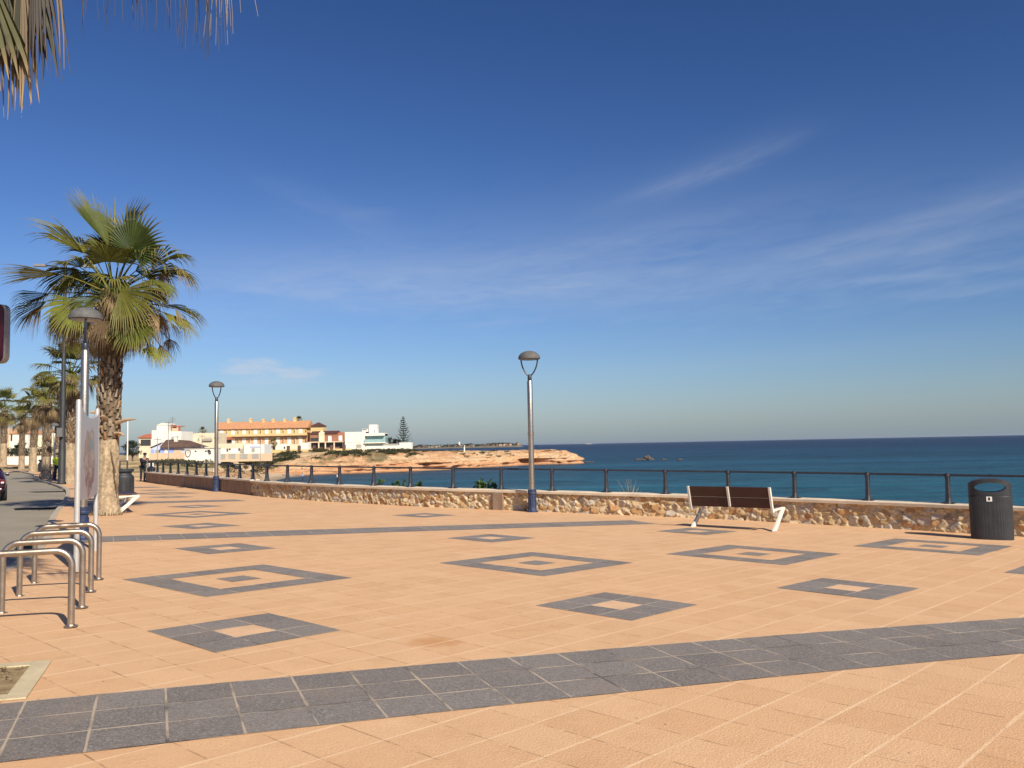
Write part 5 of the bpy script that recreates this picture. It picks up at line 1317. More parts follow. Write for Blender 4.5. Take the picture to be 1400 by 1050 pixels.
b_.add([(x0_, -.3, lz(611.5)), (x1_, -.3, lz(605.2)), (x1_, 6, lz(605.2)), (x0_, 6, lz(611.5)), (x0_, -.3, lz(611.0)), (x1_, -.3, lz(604.6)), (x1_, 6, lz(604.6)), (x0_, 6, lz(611.0))], [(3, 2, 1, 0), (4, 5, 6, 7), (0, 1, 5, 4), (1, 2, 6, 5), (2, 3, 7, 6), (3, 0, 4, 7)]); b_.build('lean_to_roof', M['r_brown'], bh.root)
b_ = MB(); b_.prism([(x0_ + .2, -.001, lz(611.4)), (x1_, -.001, lz(611.4)), (x1_, -.001, lz(605.4))], (0, 5.5, 0)); b_.build('gable_wall', M['f_blue'], bh.root)
b_ = MB(); b_.box((lx(237), 1.2, (lz(596.5) + zR - .9) / 2), (.55, .55, lz(596.5) - zR + .9)); b_.box((lx(237), 1.2, lz(596.3)), (.75, .75, .14)); b_.build('chimney', M['f_white'], rf)
for (a, c_, t0, t1, m_) in ((206.8, 211, 619, 613.8, 'f_blue2'), (220, 224.8, 619.5, 613.6, 'f_blue2'), (231.5, 238, 619, 612.8, 'f_blue2'), (213, 218, 619, 614.5, 'w_grey'), (239, 249, 619.5, 614.3, 'f_sand'), (226, 230, 622, 613.6, 'w_blind')):
    bh.panel(lx(a), lx(c_), lz(t0), lz(t1), M[m_], 'shutter' if m_ == 'f_blue2' else 'window', 0.10, y0=(0 if c_ < 223 else -.25))
# --- white wall building with a painted shield and dark scrawl
Y = 143.5; xl = XZ(252.5, 618, Y)[0]; zb = -0.5
ww = House('painted_wall', 'long white wall with a painted shield outline and dark scrawled marks', 'wall', xl, zb, Y)
def lx(px_): return XZ(px_, 618, Y)[0] - xl
def lz(py_, px_=275): return XZ(px_, py_, Y)[1] - zb
ww.block(0, lx(293.5), 0, lz(613.5), 3.0, M['f_white']); ww.block(-.1, lx(293.7), lz(613.5), lz(612.6), 3.2, M['w_grey'], 'roof_edge', y0=-.1)
gm = MB(); sh = [(253.6, 616), (253.8, 620), (254.6, 623), (257, 624.6), (259.4, 623), (260.2, 620), (260.4, 616)]
gm.tube([(lx(a), -.03, lz(c_)) for a, c_ in sh], 0.07, 5); gm.tube([(lx(253.8), -.03, lz(615.6)), (lx(260.2), -.03, lz(615.6))], 0.05, 5)
gm.tube([(lx(255.5), -.03, lz(617.5)), (lx(256.8), -.03, lz(619)), (lx(258.6), -.03, lz(617.2))], 0.03, 5)
gm.build('painted_shield', M['w_dark'], ww.root)
gm = MB()
for (a, c_, r) in ((284.9, 616.6, .20), (286.0, 616.2, .17), (287.0, 617.4, .16), (285.2, 618.6, .14), (286.0, 620.6, .17), (287.4, 620.4, .15), (287.6, 618.8, .1), (281.3, 617, .16), (282, 616.8, .13), (267.2, 616.6, .14), (267.9, 617.2, .11)):
    P = [(lx(a) + r * (1 + .4 * fbm(k * .9, r * 9)) * math.cos(k * .5236), -.025, lz(c_) + r * .8 * math.sin(k * .5236)) for k in range(12)]; gm.prism(list(reversed(P)) if False else P, (0, .02 + .001 * r, 0))
gm.build('painted_marks', M['w_dark'], ww.root)

# --- cream flat-roofed block behind the wall
Y = 235.0; xl = XZ(246.5, 600, Y)[0]; zb = -0.2
cbk = House('apartment_block', 'cream flat-roofed low block behind the painted wall', 'building', xl, zb, Y)
def lx(px_): return XZ(px_, 600, Y)[0] - xl
def lz(py_, px_=268): return XZ(px_, py_, Y)[1] - zb
cbk.block(0, lx(264), 0, lz(595), 8, M['f_cream']); cbk.block(lx(264), lx(296), 0, lz(592.2), 8, M['f_cream'], 'wing', y0=.3)
cbk.block(lx(251), lx(259), lz(595), lz(593.6), 4, M['f_white'], 'roof_hut', y0=1)
cbk.panel(lx(249.5), lx(258.5), lz(603), lz(597.6), M['f_beige'], 'window', frame=M['w_grey']); cbk.panel(lx(277), lx(290), lz(603), lz(600.2), M['w_grey'], 'balcony', .5, y0=.3); cbk.panel(lx(278), lx(289), lz(600), lz(597.4), M['f_beige'], 'window', y0=.3)
cbk.panel(lx(270), lx(272), lz(603), lz(599), M['w_grey'], y0=.3)
# --- orange roofed house left of the white house
Y = 240.0; xl = XZ(190, 598, Y)[0]; zb = -0.2
orh = House('house', 'small cream house with a bright orange tiled roof behind the round tree', 'building', xl, zb, Y)
wdt = XZ(208, 598, Y)[0] - xl; ze = XZ(200, 598.5, Y)[1] - zb; orh.block(0, wdt, 0, ze, 7, M['f_cream']); orh.gable_roof(0, wdt, ze, XZ(200, 593, Y)[1] - zb, 7, M['r_red'], .4, ridge_in=1.0)
orh.panel(wdt * .15, wdt * .9, ze - 2.2, ze - .5, M['w_dark'], 'porch', .1)
# --- white low houses and garages below the terrace
Y = 205.0; xl = XZ(289, 612, Y)[0]; zb = -0.6
gar = House('garage_row', 'row of white single-storey beach garages with dark openings below the terrace', 'building', xl, zb, Y)
def lx(px_): return XZ(px_, 612, Y)[0] - xl
def lz(py_, px_=330): return XZ(px_, py_, Y)[1] - zb
gar.block(0, lx(334), 0, lz(606), 6, M['f_cream']); gar.block(lx(334), lx(362), 0, lz(607.8), 6, M['f_white'], 'white_wing', y0=-.4)
for (a, c_, t0, t1, m_) in ((302, 311, 620, 613, 'w_blind'), (310, 311.6, 617, 612.8, 'w_dark'), (313, 326, 620, 613, 'w_blind'), (313.2, 315.6, 615, 612.8, 'w_dark'), (326.2, 328, 616, 612.6, 'w_dark'), (329, 333, 619, 613.5, 'w_grey')):
    gar.panel(lx(a), lx(c_), lz(t0), lz(t1), M[m_], 'garage_door' if m_ == 'w_blind' else 'opening', .08 if m_ == 'w_blind' else .14)
gar.panel(lx(343), lx(357), lz(612), lz(609.5), M['f_blue'], 'window', .1, y0=-.4); gar.panel(lx(345), lx(349), lz(618), lz(613), M['w_grey'], 'window', .1, y0=-.4)
# sandy low wall with grey panels in front
lw = House('garden_wall', 'low sandy garden wall with grey panels in front of the garages', 'wall', XZ(296, 622, 196)[0], -0.9, 196.0)
wl = XZ(372, 622, 196)[0] - XZ(296, 622, 196)[0]; h_ = XZ(330, 620.5, 196)[1] + 0.9; lw.block(0, wl, 0, h_, .3, M['f_sand'])
for (f0, f1) in ((.05, .16), (.22, .34), (.42, .56), (.64, .76)): lw.panel(wl * f0, wl * f1, h_ * .35, h_ * .98, M['w_grey'], 'panel', .05)
# --- yellow wall in front of terrace and villa
Y = 268.0; xl = XZ(362, 615, Y)[0]; zb = -0.6
yw = House('garden_wall', 'long yellow garden wall with dark posts below the brick villa', 'wall', xl, zb, Y)
def lx(px_): return XZ(px_, 618, Y)[0] - xl
def lz(py_, px_=420): return XZ(px_, py_, Y)[1] - zb
yw.block(0, lx(478), 0, lz(614.2), .35, M['f_yellow'])
for px_ in (394, 409, 429.5, 453.5, 470.5): yw.block(lx(px_) - .45, lx(px_) + .45, .8, lz(609), .5, M['r_brown'], 'gate_post', y0=-.12)
# white garages right part of terrace
Y = 282.0; xl = XZ(362, 608, Y)[0]; zb = -.3
wg = House('garage_row', 'white sheds with small dark windows under the dark palm, in front of the terrace', 'building', xl, zb, Y)
def lx(px_): return XZ(px_, 610, Y)[0] - xl
def lz(py_, px_=390): return XZ(px_, py_, Y)[1] - zb
wg.block(0, lx(395), 0, lz(606.8), 4, M['f_white']); wg.block(lx(395), lx(409), 0, lz(607.5), 4, M['f_cream'], 'cream_shed', y0=.2); wg.block(lx(409.5), lx(421.5), 0, lz(605.8), 4, M['f_white'], 'end_shed', y0=-.1)
for (a, c_, t0, t1) in ((361.5, 365, 613.5, 611.5), (368, 370.5, 616, 612.5), (374, 376.5, 616, 611), (388, 390, 613.5, 610.5)): wg.panel(lx(a), lx(c_), lz(t0), lz(t1), M['w_dark'])
# --- yellow tower house + brick villa
Y = 296.0; xl = XZ(421.5, 600, Y)[0]; zb = -.2
tv = House('brick_villa', 'brick villa with dark red roofs and a square yellow tower', 'building', xl, zb, Y)
def lx(px_): return XZ(px_, 600, Y)[0] - xl
def lz(py_, px_=440): return XZ(px_, py_, Y)[1] - zb
tv.block(lx(421.8), lx(439), 0, lz(582.2), 5.0, M['f_yellow'], 'tower', y0=3.2)
b_ = MB(); x0_, x1_ = lx(421.4), lx(440.2); b_.add([(x0_, 2.6, lz(582)), (x1_, 2.6, lz(582)), (x1_, 8.8, lz(582)), (x0_, 8.8, lz(582)), ((x0_ + x1_) / 2, 5.6, lz(576.4))], [(3, 2, 1, 0), (0, 1, 4), (1, 2, 4), (2, 3, 4), (3, 0, 4)]); b_.build('tower_roof', M['r_dark'], tv.root)
tv.block(lx(424), lx(472), 0, lz(593.4), 7, M['f_brick']); tv.gable_roof(lx(425.5), lx(460), lz(593.4), lz(588.9), 6.8, M['r_dark'], .3)
tv.block(lx(422), lx(470), lz(605), lz(603.9), 1.6, M['f_cream'], 'balcony', y0=-1.6)
b_ = MB(); xm = lx(440); b_.prism([(xm - .95, -.5, lz(603.8)), (xm + .95, -.5, lz(603.8)), (xm + .95, -.5, lz(592)), (xm, -.5, lz(588.5)), (xm - .95, -.5, lz(592))], (0, 1.2, 0)); b_.build('dormer', M['f_cream'], tv.root)
tv.panel(lx(449), lx(453), lz(603.5), lz(596.5), M['w_blind'], frame=M['f_cream']); tv.panel(lx(463), lx(468), lz(603), lz(596), M['w_blind']); tv.panel(lx(425), lx(436), lz(603), lz(598.5), M['w_dark'], 'loggia', .08); tv.panel(lx(426), lx(468), lz(612), lz(606), M['w_dark'], 'porch', .05)
tv.block(lx(462), lx(473), lz(593.4), lz(591.8), 6, M['r_red'], 'terrace_edge', y0=.2)
for px_ in (437, 446, 458, 470): tv.block(lx(px_) - .2, lx(px_) + .2, 0, lz(605), .35, M['f_cream'], 'pillar', y0=-1.5)
# --- white modern villa
Y = 286.0; xl = XZ(471.5, 600, Y)[0]; zb = .1
mv = House('modern_villa', 'white cubic villa with a tinted glass balcony and roof tower', 'building', xl, zb, Y)
def lx(px_): return XZ(px_, 600, Y)[0] - xl
def lz(py_, px_=500): return XZ(px_, py_, Y)[1] - zb
mv.block(0, lx(498.5), 0, lz(590.2), 9, M['f_white']); mv.block(lx(498.5), lx(526), 0, lz(606.3), 8, M['f_white'], 'lower_wall', y0=.8); mv.block(lx(498.5), lx(525.5), lz(606.3), lz(593.5), 7, M['w_green'], 'glazed_storey', y0=1.6)
mv.block(lx(498), lx(527.5), lz(606.2), lz(605.0), 2.4, M['f_white'], 'balcony_slab', y0=-.6); mv.block(lx(498.6), lx(527.2), lz(604.8), lz(600.8), .1, M['w_green'], 'glass_balustrade', y0=-.5); mv.block(lx(498), lx(525.5), lz(596), lz(592.3), 7.5, M['f_white'], 'roof_slab', y0=.2)
mv.block(lx(503.5), lx(514), lz(592.2), lz(580.4), 3.5, M['f_white'], 'tower', y0=2.2); mv.block(lx(494), lx(502), lz(590), lz(586.2), 3.2, M['f_white'], 'roof_room', y0=1.8); mv.block(lx(494.5), lx(500.5), lz(588), lz(586.9), .1, M['w_dark'], 'window', y0=1.72)
mv.block(lx(502.5), lx(503.2), lz(590), lz(578.9), .3, M['w_grey'], 'flue', y0=2.0); mv.panel(lx(510), lx(511.5), lz(592), lz(587.5), M['w_grey'], y0=2.2)
for (a, c_, t0, t1) in ((476, 481, 604, 597), (488, 493, 604, 597), (487, 494, 612, 607.5)): mv.panel(lx(a), lx(c_), lz(t0), lz(t1), M['w_blind'] if t0 < 610 else M['w_grey'], frame=M['f_cream'])
mv.panel(lx(500), lx(522), lz(613), lz(607.2), M['w_green'], 'glazing', .08, y0=.8)
# white boundary wall
Y = 280.0; xl = XZ(476, 610, Y)[0]; zb = -1.0
bwl = House('boundary_wall', 'white boundary wall rising towards the conifer at the headland', 'wall', xl, zb, Y)
def lx(px_): return XZ(px_, 612, Y)[0] - xl
def lz(py_, px_=520): return XZ(px_, py_, Y)[1] - zb
bwl.block(0, lx(500), 0, lz(613.2), .35, M['f_cream']); bwl.block(lx(500), lx(546), 0, lz(609.5), .35, M['f_white'], 'long_wall'); bwl.block(lx(546), lx(562.5), 0, lz(605.6), 4.0, M['f_white'], 'end_block', y0=.01)
bwl.block(lx(524), lx(545), lz(609.4), lz(607), .08, M['w_grey'], 'wall_rail', y0=.1)
# --- far-left villa and its wall behind the palms
Y = 168.0; xl = XZ(4, 600, Y)[0]; zb = -.4
lv = House('white_villa', 'cream villa seen between palm trunks above a dark hedge at far left', 'building', xl, zb, Y)
def lx(px_): return XZ(px_, 600, Y)[0] - xl
def lz(py_, px_=20): return XZ(px_, py_, Y)[1] - zb
lv.block(0, lx(11.5), 0, lz(585.5), 8, M['f_sand']); lv.block(lx(11.5), lx(36), 0, lz(593), 8, M['f_white'], 'side_wall', y0=.4)
lv.gable_roof(lx(11.7), lx(36), lz(593), lz(588.5), 8, M['r_orange'], .2, y0=.4); lv.panel(lx(13), lx(15.2), lz(603), lz(594), M['w_dark'], y0=.4); lv.panel(lx(22), lx(27), lz(603), lz(598), M['w_blind'], y0=.4)
lv.block(lx(36), lx(62), 0, lz(598), 8, M['f_cream'], 'rear_wing', y0=3)
Y = 150.0; xl = XZ(-30, 629, Y)[0]; wl = XZ(97, 629, Y)[0] - xl; zt = XZ(35, 624, Y)[1]
fw = House('garden_wall', 'bright white garden wall at the end of the road, behind the palm trunks', 'wall', xl, -.6, Y); fw.block(0, wl, 0, zt + .6, .3, M['f_white']); fw.block(-.05, wl + .05, zt + .6, zt + .68, .4, M['coping'], 'coping', y0=-.05)
hg = MB(); rnd = random.Random(2); n_h = 60
for k in range(n_h):
    x = xl + wl * (0.02 + .75 * k / n_h); clump(hg, (x, Y + 1.6, zt + .5 + .5 * rnd.random()), 1.0, 40, .16, DKGR, rnd, (1, .7, .9))
hd = hg.build('hedge', M['foliage']); tag(hd, 'dark green hedge growing behind the white garden wall at far left', 'hedge')
broad_tree('dark bush on the villa side of the white garden wall', Vector((XZ(27, 620, 157)[0], 157, -.4)), 4.4, 3.4, 77, DKGR, .15, name='bush', cat='bush')
# filler white house behind the far palms and cyclist
Y = 185.0; xl = XZ(52, 600, Y)[0]; zb = -.4
fh = House('pale_house', 'pale house glimpsed between the palm crowns and the lighting column', 'building', xl, zb, Y)
fh.block(0, XZ(98, 600, Y)[0] - xl, 0, XZ(75, 590, Y)[1] - zb, 8, M['f_cream']); wdt = XZ(98, 600, Y)[0] - xl
for k in range(4): fh.panel(wdt * (.08 + .24 * k), wdt * (.2 + .24 * k), 2.6, 4.6, M['w_grey'])
fh.gable_roof(0, wdt, XZ(75, 590, Y)[1] - zb, XZ(75, 586, Y)[1] - zb, 8, M['r_orange'], .3)
# beach wall below the painted wall
bwP = smooth_path([(XZ(222, 640, 108)[0], 108), (XZ(260, 641, 106)[0], 106), (XZ(293, 641, 104)[0], 104)], 1.0)
zt = XZ(260, 640, 106)[1]
kb = sweep(bwP, [(.15, -1.6), (.15, 0), (-.15, 0), (-.15, -1.6)], zf=lambda x, y: zt); o = kb.build('beach_wall', M['coping']); tag(o, 'low pale wall along the top of the beach behind the railing', 'wall')

# ------------------------------------------------------------------ trees on the shore
broad_tree('round dark tree beside the white flagpole', Vector((XZ(181, 615, 170)[0], 170, -.4)), 4.6, 4.2, 5, DKGR, .25)
for i, (px_, Y, H_, W_, lab) in enumerate(((531.5, 297, 5.6, 3.6, 'dark bushy palm beside the glass balcony of the white villa'), (538.5, 298, 4.9, 3.0, 'pale green tree between the villa palm and the conifer'), (543.5, 297, 4.6, 3.0, 'dark shrub against the left foot of the conifer'))):
    broad_tree(lab, Vector((XZ(px_, 605, Y)[0], Y, .0)), H_, W_, 60 + i, DKGR if i != 1 else OLIVE, .2)
def norfolk(label, loc, H, W):
    rnd = random.Random(8); root = thing('conifer_tree', label, 'tree', loc)
    t = MB(); t.tube([(0, 0, -.3), (0, 0, H * .5), (0, 0, H)], [.28, .18, .03], 7, col=(.12, .09, .06)); t.build('trunk', M['bark'], root)
    m_ = MB(); z = H * .1
    while z < H * .99:
        t_ = z / H; r = W / 2 * (1 - t_) ** .75 * (1.0 if t_ > .12 else .7) + .12; n = max(5, int(7 * (1 - t_) + 4))
        a0 = rnd.uniform(0, 6.28)
        for k in range(n):
            a = a0 + 6.283 * k / n + rnd.uniform(-.2, .2); rr4 = r * rnd.uniform(.55, 1.2)
            for j in range(9):
                f = (j + 1.0) / 9.5; c = Vector((math.cos(a) * rr4 * f, math.sin(a) * rr4 * f, z - .12 * rr4 * math.sin(f * 3.1) + .26 * rr4 * f * f)); clump(m_, c, .17, 5, .15, DKGR + [(.05, .065, .035)], rnd, (1, 1, .5))
        z += H * (.085 - .04 * t_)
    m_.build('crown', M['foliage'], root); return root
p = XZ(551.5, 608, 292); norfolk('tall tiered conifer standing at the end of the white boundary wall', Vector((p[0], 292, 0.0)), XZ(549, 569.5, 292)[1], 7.4)
# palms among the houses
for (px_, py_, Y, lab, R2, sd_) in ((408.5, 575, 314, 'dark palm head rising behind the right end of the terrace roof', 1.9, 51), (277, 590, 248, 'small palm rising over the cream flat-roofed block', 1.5, 52), (373.5, 606.5, 278, 'dark spreading palm in front of the terrace', 2.1, 53)):
    x, z = XZ(px_, py_, Y); palm(lab, Vector((x, Y, -.4)), z + .4, .24, .18, 1.2, sd_, R=R2, counts=(20, 10), segs=12, group='palms among the shore houses')
# red awning house behind the lamp
x0_, z0_ = XZ(290, 605, 250); aw = House('summer_house', 'small open summer house with a red roof, left end of the terrace', 'building', XZ(287, 600, 262)[0], -.3, 262.0)
def lx(px_): return XZ(px_, 600, 262)[0] - aw.root.location.x
def lz(py_): return XZ(300, py_, 262)[1] + .3
aw.block(lx(288), lx(311), 0, lz(601.5), 4, M['r_brown']); aw.gable_roof(lx(287.5), lx(312), lz(601.5), lz(597.2), 4, M['r_red'], .3); aw.panel(lx(296), lx(300), 1, lz(602.5), M['w_dark']); aw.panel(lx(307.5), lx(309), 0.5, lz(602), M['f_cream'], 'pillar')
# scrub on the slope and headland
scr = []
for k in range(5):
    rnd = random.Random(100 + k); m_ = MB()
    for j in range(9):
        a = rnd.uniform(0, 6.28); r = rnd.random() ** .6 * 1.0; clump(m_, (r * math.cos(a), r * math.sin(a) * .8, .22 + .25 * rnd.random()), .42, 34, .11, OLIVE, rnd, (1, 1, .65))
    scr.append(m_)
meshes = []
def put_scrub(px_, py_, Y, sc, sz=1.0, tallk=1.0, green=False):
    x, z = XZ(px_, py_, Y); k = len(meshes) % 5
    d, i_ = shore_d(x, Y); zz = prof_z(d, i_, x, Y)
    if len(meshes) < 5: o = scr[k].build('scrub_bush', M['foliage']); meshes.append(o)
    else: o = meshes[k].copy(); COL.objects.link(o); meshes.append(o)
    o.location = (x, Y, zz - .1); o.scale = (sc, sc * .9, sc * .8 * tallk); o.rotation_euler = (0, 0, px_)
    tag(o, 'low dull green scrub bush growing on the ochre ground of the shore', 'bush', 'low scrub bushes on the shore')
rnd = random.Random(12)
def to_px(v):
    d_ = v - Vector((0, 0, CAM_H)); w_ = d_.dot(FW); return 700 + 1170 * d_.dot(RT) / w_
pool = [j for j in range(len(ffr))]
shfine = path_frames(smooth_path([(p.x, p.y) for p in shP[::3]], 0.6))
cnt = 0
for (pa, pb2, d0, d1_, n_, s0, s1, ymin, ymax) in ((335, 440, 11, 30, 70, 1.4, 3.0, 150, 262), (425, 565, 6.0, 24, 100, 1.2, 2.6, 236, 290), (555, 705, 4.0, 14, 44, .6, 1.5, 240, 300), (570, 650, 13, 24, 16, .8, 1.6, 240, 310)):
    k = 0; tries = 0
    while k < n_ and tries < 6000:
        tries += 1; (p, t, n) = rnd.choice(shfine); d = rnd.uniform(d0, d1_); x, y = p.x + n.x * d, p.y + n.y * d
        if not (ymin < p.y < ymax): continue
        if fbm(x * .09, y * .09, 2.0) < -.05 and pa < 560: continue
        px_ = to_px(Vector((x, y, 0)))
        if pa < px_ < pb2: put_scrub(px_, 620, y, rnd.uniform(s0, s1), 1, rnd.uniform(.5, .9)); k += 1
# green grassy bank behind the railing at left
bank = MB(); rnd = random.Random(31)
for k in range(3600):
    px_ = rnd.uniform(205, 335); Yk = rnd.uniform(104, 192); x = XZ(px_, 625, Yk)[0]; d, i_ = shore_d(x, Yk)
    if d < 6 + 7 * sstep(135, 195, Yk) or d > 40: continue
    zz = prof_z(d, i_, x, Yk); dens = fbm(x * .1, Yk * .1)
    if dens < -.16: continue
    clump(bank, (x, Yk, zz + .15), .5, 7, .15, OLIVE + [(.10, .09, .045)], rnd, (1, 1, .5))
o = bank.build('ground_cover', M['foliage']); o['kind'] = 'stuff'; tag(o, 'green and brown ground cover on the bank behind the railing', 'ground cover')
# plants showing just above the coping
def wall_plant(label, i_frac, cols, n, h, spread, dry=False, seed=0):
    rnd = random.Random(seed); i = int(i_frac); f = i_frac - i; a, b_ = Vector(RP[i]), Vector(RP[i + 1]); p = a.lerp(b_, f); t = (b_ - a).normalized(); off = Vector((t.y, -t.x)) * .42
    base = on((p.x + off.x, p.y + off.y), WH - .35); m_ = MB()
    for k in range(n):
        an = rnd.uniform(0, 6.28); lean = rnd.uniform(.1, 1) * spread; hh = h * rnd.uniform(.55, 1.1); tip = Vector((math.cos(an) * lean, math.sin(an) * lean, hh)); mid2 = tip * .5 + Vector((0, 0, .12 * hh))
        if dry: m_.tube([(0, 0, 0), mid2, tip], [.006, .004, .002], 4, col=rnd.choice(cols))
        else:
            m_.tube([(0, 0, 0), mid2, tip], [.012, .009, .004], 4, col=(.08, .10, .04))
            for j in range(6):
                f2 = .5 + .5 * j / 5; c = Vector((0, 0, 0)).lerp(tip, f2); clump(m_, c, .05, 4, .07, cols, rnd)
    o = m_.build('wall_plant' if not dry else 'dry_grass', M['foliage'], None, loc=base); tag(o, label, 'plant', 'plants growing behind the coping')
BR = [(.05, .10, .025), (.08, .14, .035), (.03, .06, .02)]
wall_plant('largest leafy green plant peeping over the coping left of the buttress', 11.52, BR, 16, .68, .36, seed=1)
wall_plant('small leafy sprig just over the coping, right of the large plant', 11.25, BR, 5, .52, .2, seed=2)
wall_plant('low leafy plant at the foot of a railing post, left of the flat rock view', 14.15, BR, 8, .58, .3, seed=3)
wall_plant('pale flowering sprig over the coping between two railing posts', 13.60, BR, 9, .56, .3, seed=4)
wall_plant('leafy sprig over the coping right of a railing post, below the cliff', 13.00, BR, 8, .54, .3, seed=6)
wall_plant('wispy dry grass standing over the coping left of the bench', 8.70, [(.42, .38, .28), (.5, .45, .33)], 34, .78, .36, True, 5)

# ------------------------------------------------------------------ rocks in the sea, far coast, ship
def rock(label, px_, py_, w_, h_, seed):
    p = at_level(px_, py_, SEA); bm2 = bmesh.new(); bmesh.ops.create_icosphere(bm2, subdivisions=4, radius=1)
    for v in bm2.verts:
        k = 1 + .45 * fbm(v.co.x * 1.7 + seed, v.co.y * 1.7, v.co.z * 1.7, 5); v.co = Vector((v.co.x * k * w_, v.co.y * k * w_ * .7, v.co.z * k * h_))
    me = bpy.data.meshes.new('sea_rock'); bm2.to_mesh(me); bm2.free(); me.materials.append(M['rock']); o = bpy.data.objects.new('sea_rock', me); COL.objects.link(o); o.location = (p.x, p.y, SEA - .05); tag(o, label, 'rock', 'rocks standing in the sea')
M['rock'] = simple('wet_rock', (.11, .085, .065), .7, 0, .35, .6, .6, 3)
rock('largest dark rock in the middle of the offshore rocks', 886, 628.6, 2.1, 1.5, 1); rock('low flat rock at the left of the offshore rocks', 874, 628.8, 2.3, .55, 5); rock('small pale-washed rock right of the largest offshore rock', 909, 628.8, 1.2, .5, 9); rock('smallest rock at the right of the offshore rocks', 929, 628.9, 1.1, .55, 14)
rock('flat reef rock awash off the tip of the headland', 800, 632.3, 2.6, .35, 23); rock('second awash rock beyond the tip of the headland', 808, 632.0, 1.6, .3, 27)
fc = MB(); rows = []; Yf = 3000.0
x0f, x1f = XZ(470, 605, Yf)[0], XZ(716, 605, Yf)[0]
for i in range(121):
    f = i / 120; x = x0f + (x1f - x0f) * f; hgt = (11 + 6 * fbm(x * .012, 1.1) + 3 * fbm(x * .05, 4)) * sstep(1.0, .965, f) * (0.75 + .35 * f)
    rows.append([(x, Yf - 60, SEA - .5), (x, Yf - 40, SEA + hgt * .45), (x, Yf, SEA + hgt), (x, Yf + 300, SEA + hgt * 1.15), (x, Yf + 600, SEA - 1)])
fc.grid(rows); M['farland'] = simple('far_coast', (.16, .13, .09), .95, 0, .35, .03)
struct(fc.build('far_coast', M['farland'], smooth=True))
rnd = random.Random(3); hcol = [('white', 'f_white'), ('cream', 'f_cream'), ('peach', 'f_orange'), ('pale', 'f_beige'), ('red-roofed', 'f_sand')]
for k in range(46):
    px_ = 563 + 148 * (k + rnd.uniform(-.3, .3)) / 46; Yk = Yf - rnd.uniform(5, 35); x = XZ(px_, 605, Yk)[0]; cn, cm = rnd.choice(hcol)
    f = (x - x0f) / (x1f - x0f); z = SEA + (9 + 6 * fbm(x * .012, 1.1)) * (.75 + .35 * f) * (.55 + .4 * (Yk - Yf + 60) / 60) - 2
    wd, hh = rnd.uniform(5, 12), rnd.uniform(2.5, 5)
    b_ = MB(); b_.box((0, 0, hh / 2), (wd, 10, hh)); b_.add([(-wd / 2 - .5, -5.5, hh), (wd / 2 + .5, -5.5, hh), (wd / 2 + .5, 5.5, hh), (-wd / 2 - .5, 5.5, hh), (-wd / 2, 0, hh + 1.4), (wd / 2, 0, hh + 1.4)], [(0, 1, 5, 4), (2, 3, 4, 5), (1, 2, 5), (3, 0, 4), (3, 2, 1, 0)], 1)
    o = b_.build('far_house', [M[cm], M['r_red'] if cn in ('red-roofed', 'peach') else M['f_beige']]); o.location = (x, Yk, z); tag(o, 'tiny pale house on the far shore across the bay', 'house', 'houses on the far shore')
ft = MB()
for k in range(620):
    px_ = rnd.uniform(560, 708); Yk = Yf - rnd.uniform(-30, 45); x = XZ(px_, 605, Yk)[0]; f = (x - x0f) / (x1f - x0f)
    z = SEA + (9 + 6 * fbm(x * .012, 1.1)) * (.75 + .35 * f) * (.55 + .4 * (Yk - Yf + 60) / 60); clump(ft, (x, Yk, z + 2.0), 3.6, 8, 2.0, [(.03, .04, .025), (.045, .055, .035)], rnd, (1, 1, .8))
o = ft.build('far_trees', M['foliage']); o['kind'] = 'stuff'; tag(o, 'dark trees along the far shore across the bay', 'trees')
wt = House('water_tower', 'bright white tower block on the far shore across the bay', 'building', XZ(627, 605, Yf - 20)[0], SEA + 10, Yf - 20); wt.block(0, 5.2, 0, 12, 5, M['f_white']); wt.block(-.4, 5.6, 12.003, 13, 6, M['w_grey'], 'roof', y0=-.5)
sp_ = thing('ship', 'tiny pale ship on the horizon', 'ship', at_level(805, 609.5, SEA)); sp_.location = (at_depth(805, 606, 9000).x, 9000, SEA)
b_ = MB(); b_.prism([(-32, -6, 0), (32, -6, 0), (37, -6, 4), (-34, -6, 4)], (0, 16, 0)); b_.build('hull', M['w_grey'], sp_); b_ = MB(); b_.box((-24, 0, 8), (9, 9, 8)); b_.box((7, 0, 5.4), (40, 8, 2.8)); b_.build('superstructure', M['f_beige'], sp_)
# marker figure / post on the headland
mk = MB(); mk.box((0, 0, .7), (.45, .45, 1.6), taper=.7); mk.box((0, 0, 1.75), (.22, .22, .6)); xk, _ = XZ(635, 614, 288); d, i_ = shore_d(xk, 288)
o = mk.build('marker_post', M['f_white'], loc=(xk, 288, prof_z(d, i_, xk, 288))); tag(o, 'small white marker post on top of the headland', 'marker')

# ------------------------------------------------------------------ poles
lc = thing('lighting_column', 'tall dark double-armed lighting column beside the second palm', 'street light', on((-25.35, 48.2)))
m_ = MB(); m_.lathe([(.24, 0), (.24, .1), (.19, .15), (.185, 2.2), (.15, 2.3), (.15, 5.5), (.11, 5.6), (.085, 12.6), (.04, 12.7)], 14); m_.build('column', M['pole_dark'], lc, True)
for sg in (-1, 1):
    m_ = MB(); m_.tube([(0, 0, 12.1), (sg * .5, .1 * sg, 12.35), (sg * 1.0, .2 * sg, 12.4)], [.05, .04, .035], 8); ar = m_.build('arm', M['pole_dark'], lc, True)
    m_ = MB(); m_.box((sg * 1.3, .26 * sg, 12.39), (.7, .28, .13), .2, taper=.8); m_.build('lantern', M['mast'], ar)
m_ = MB(); m_.box((.0, -.27, 2.9), (.3, .14, .5)); m_.build('meter_box', M['mast'], lc)
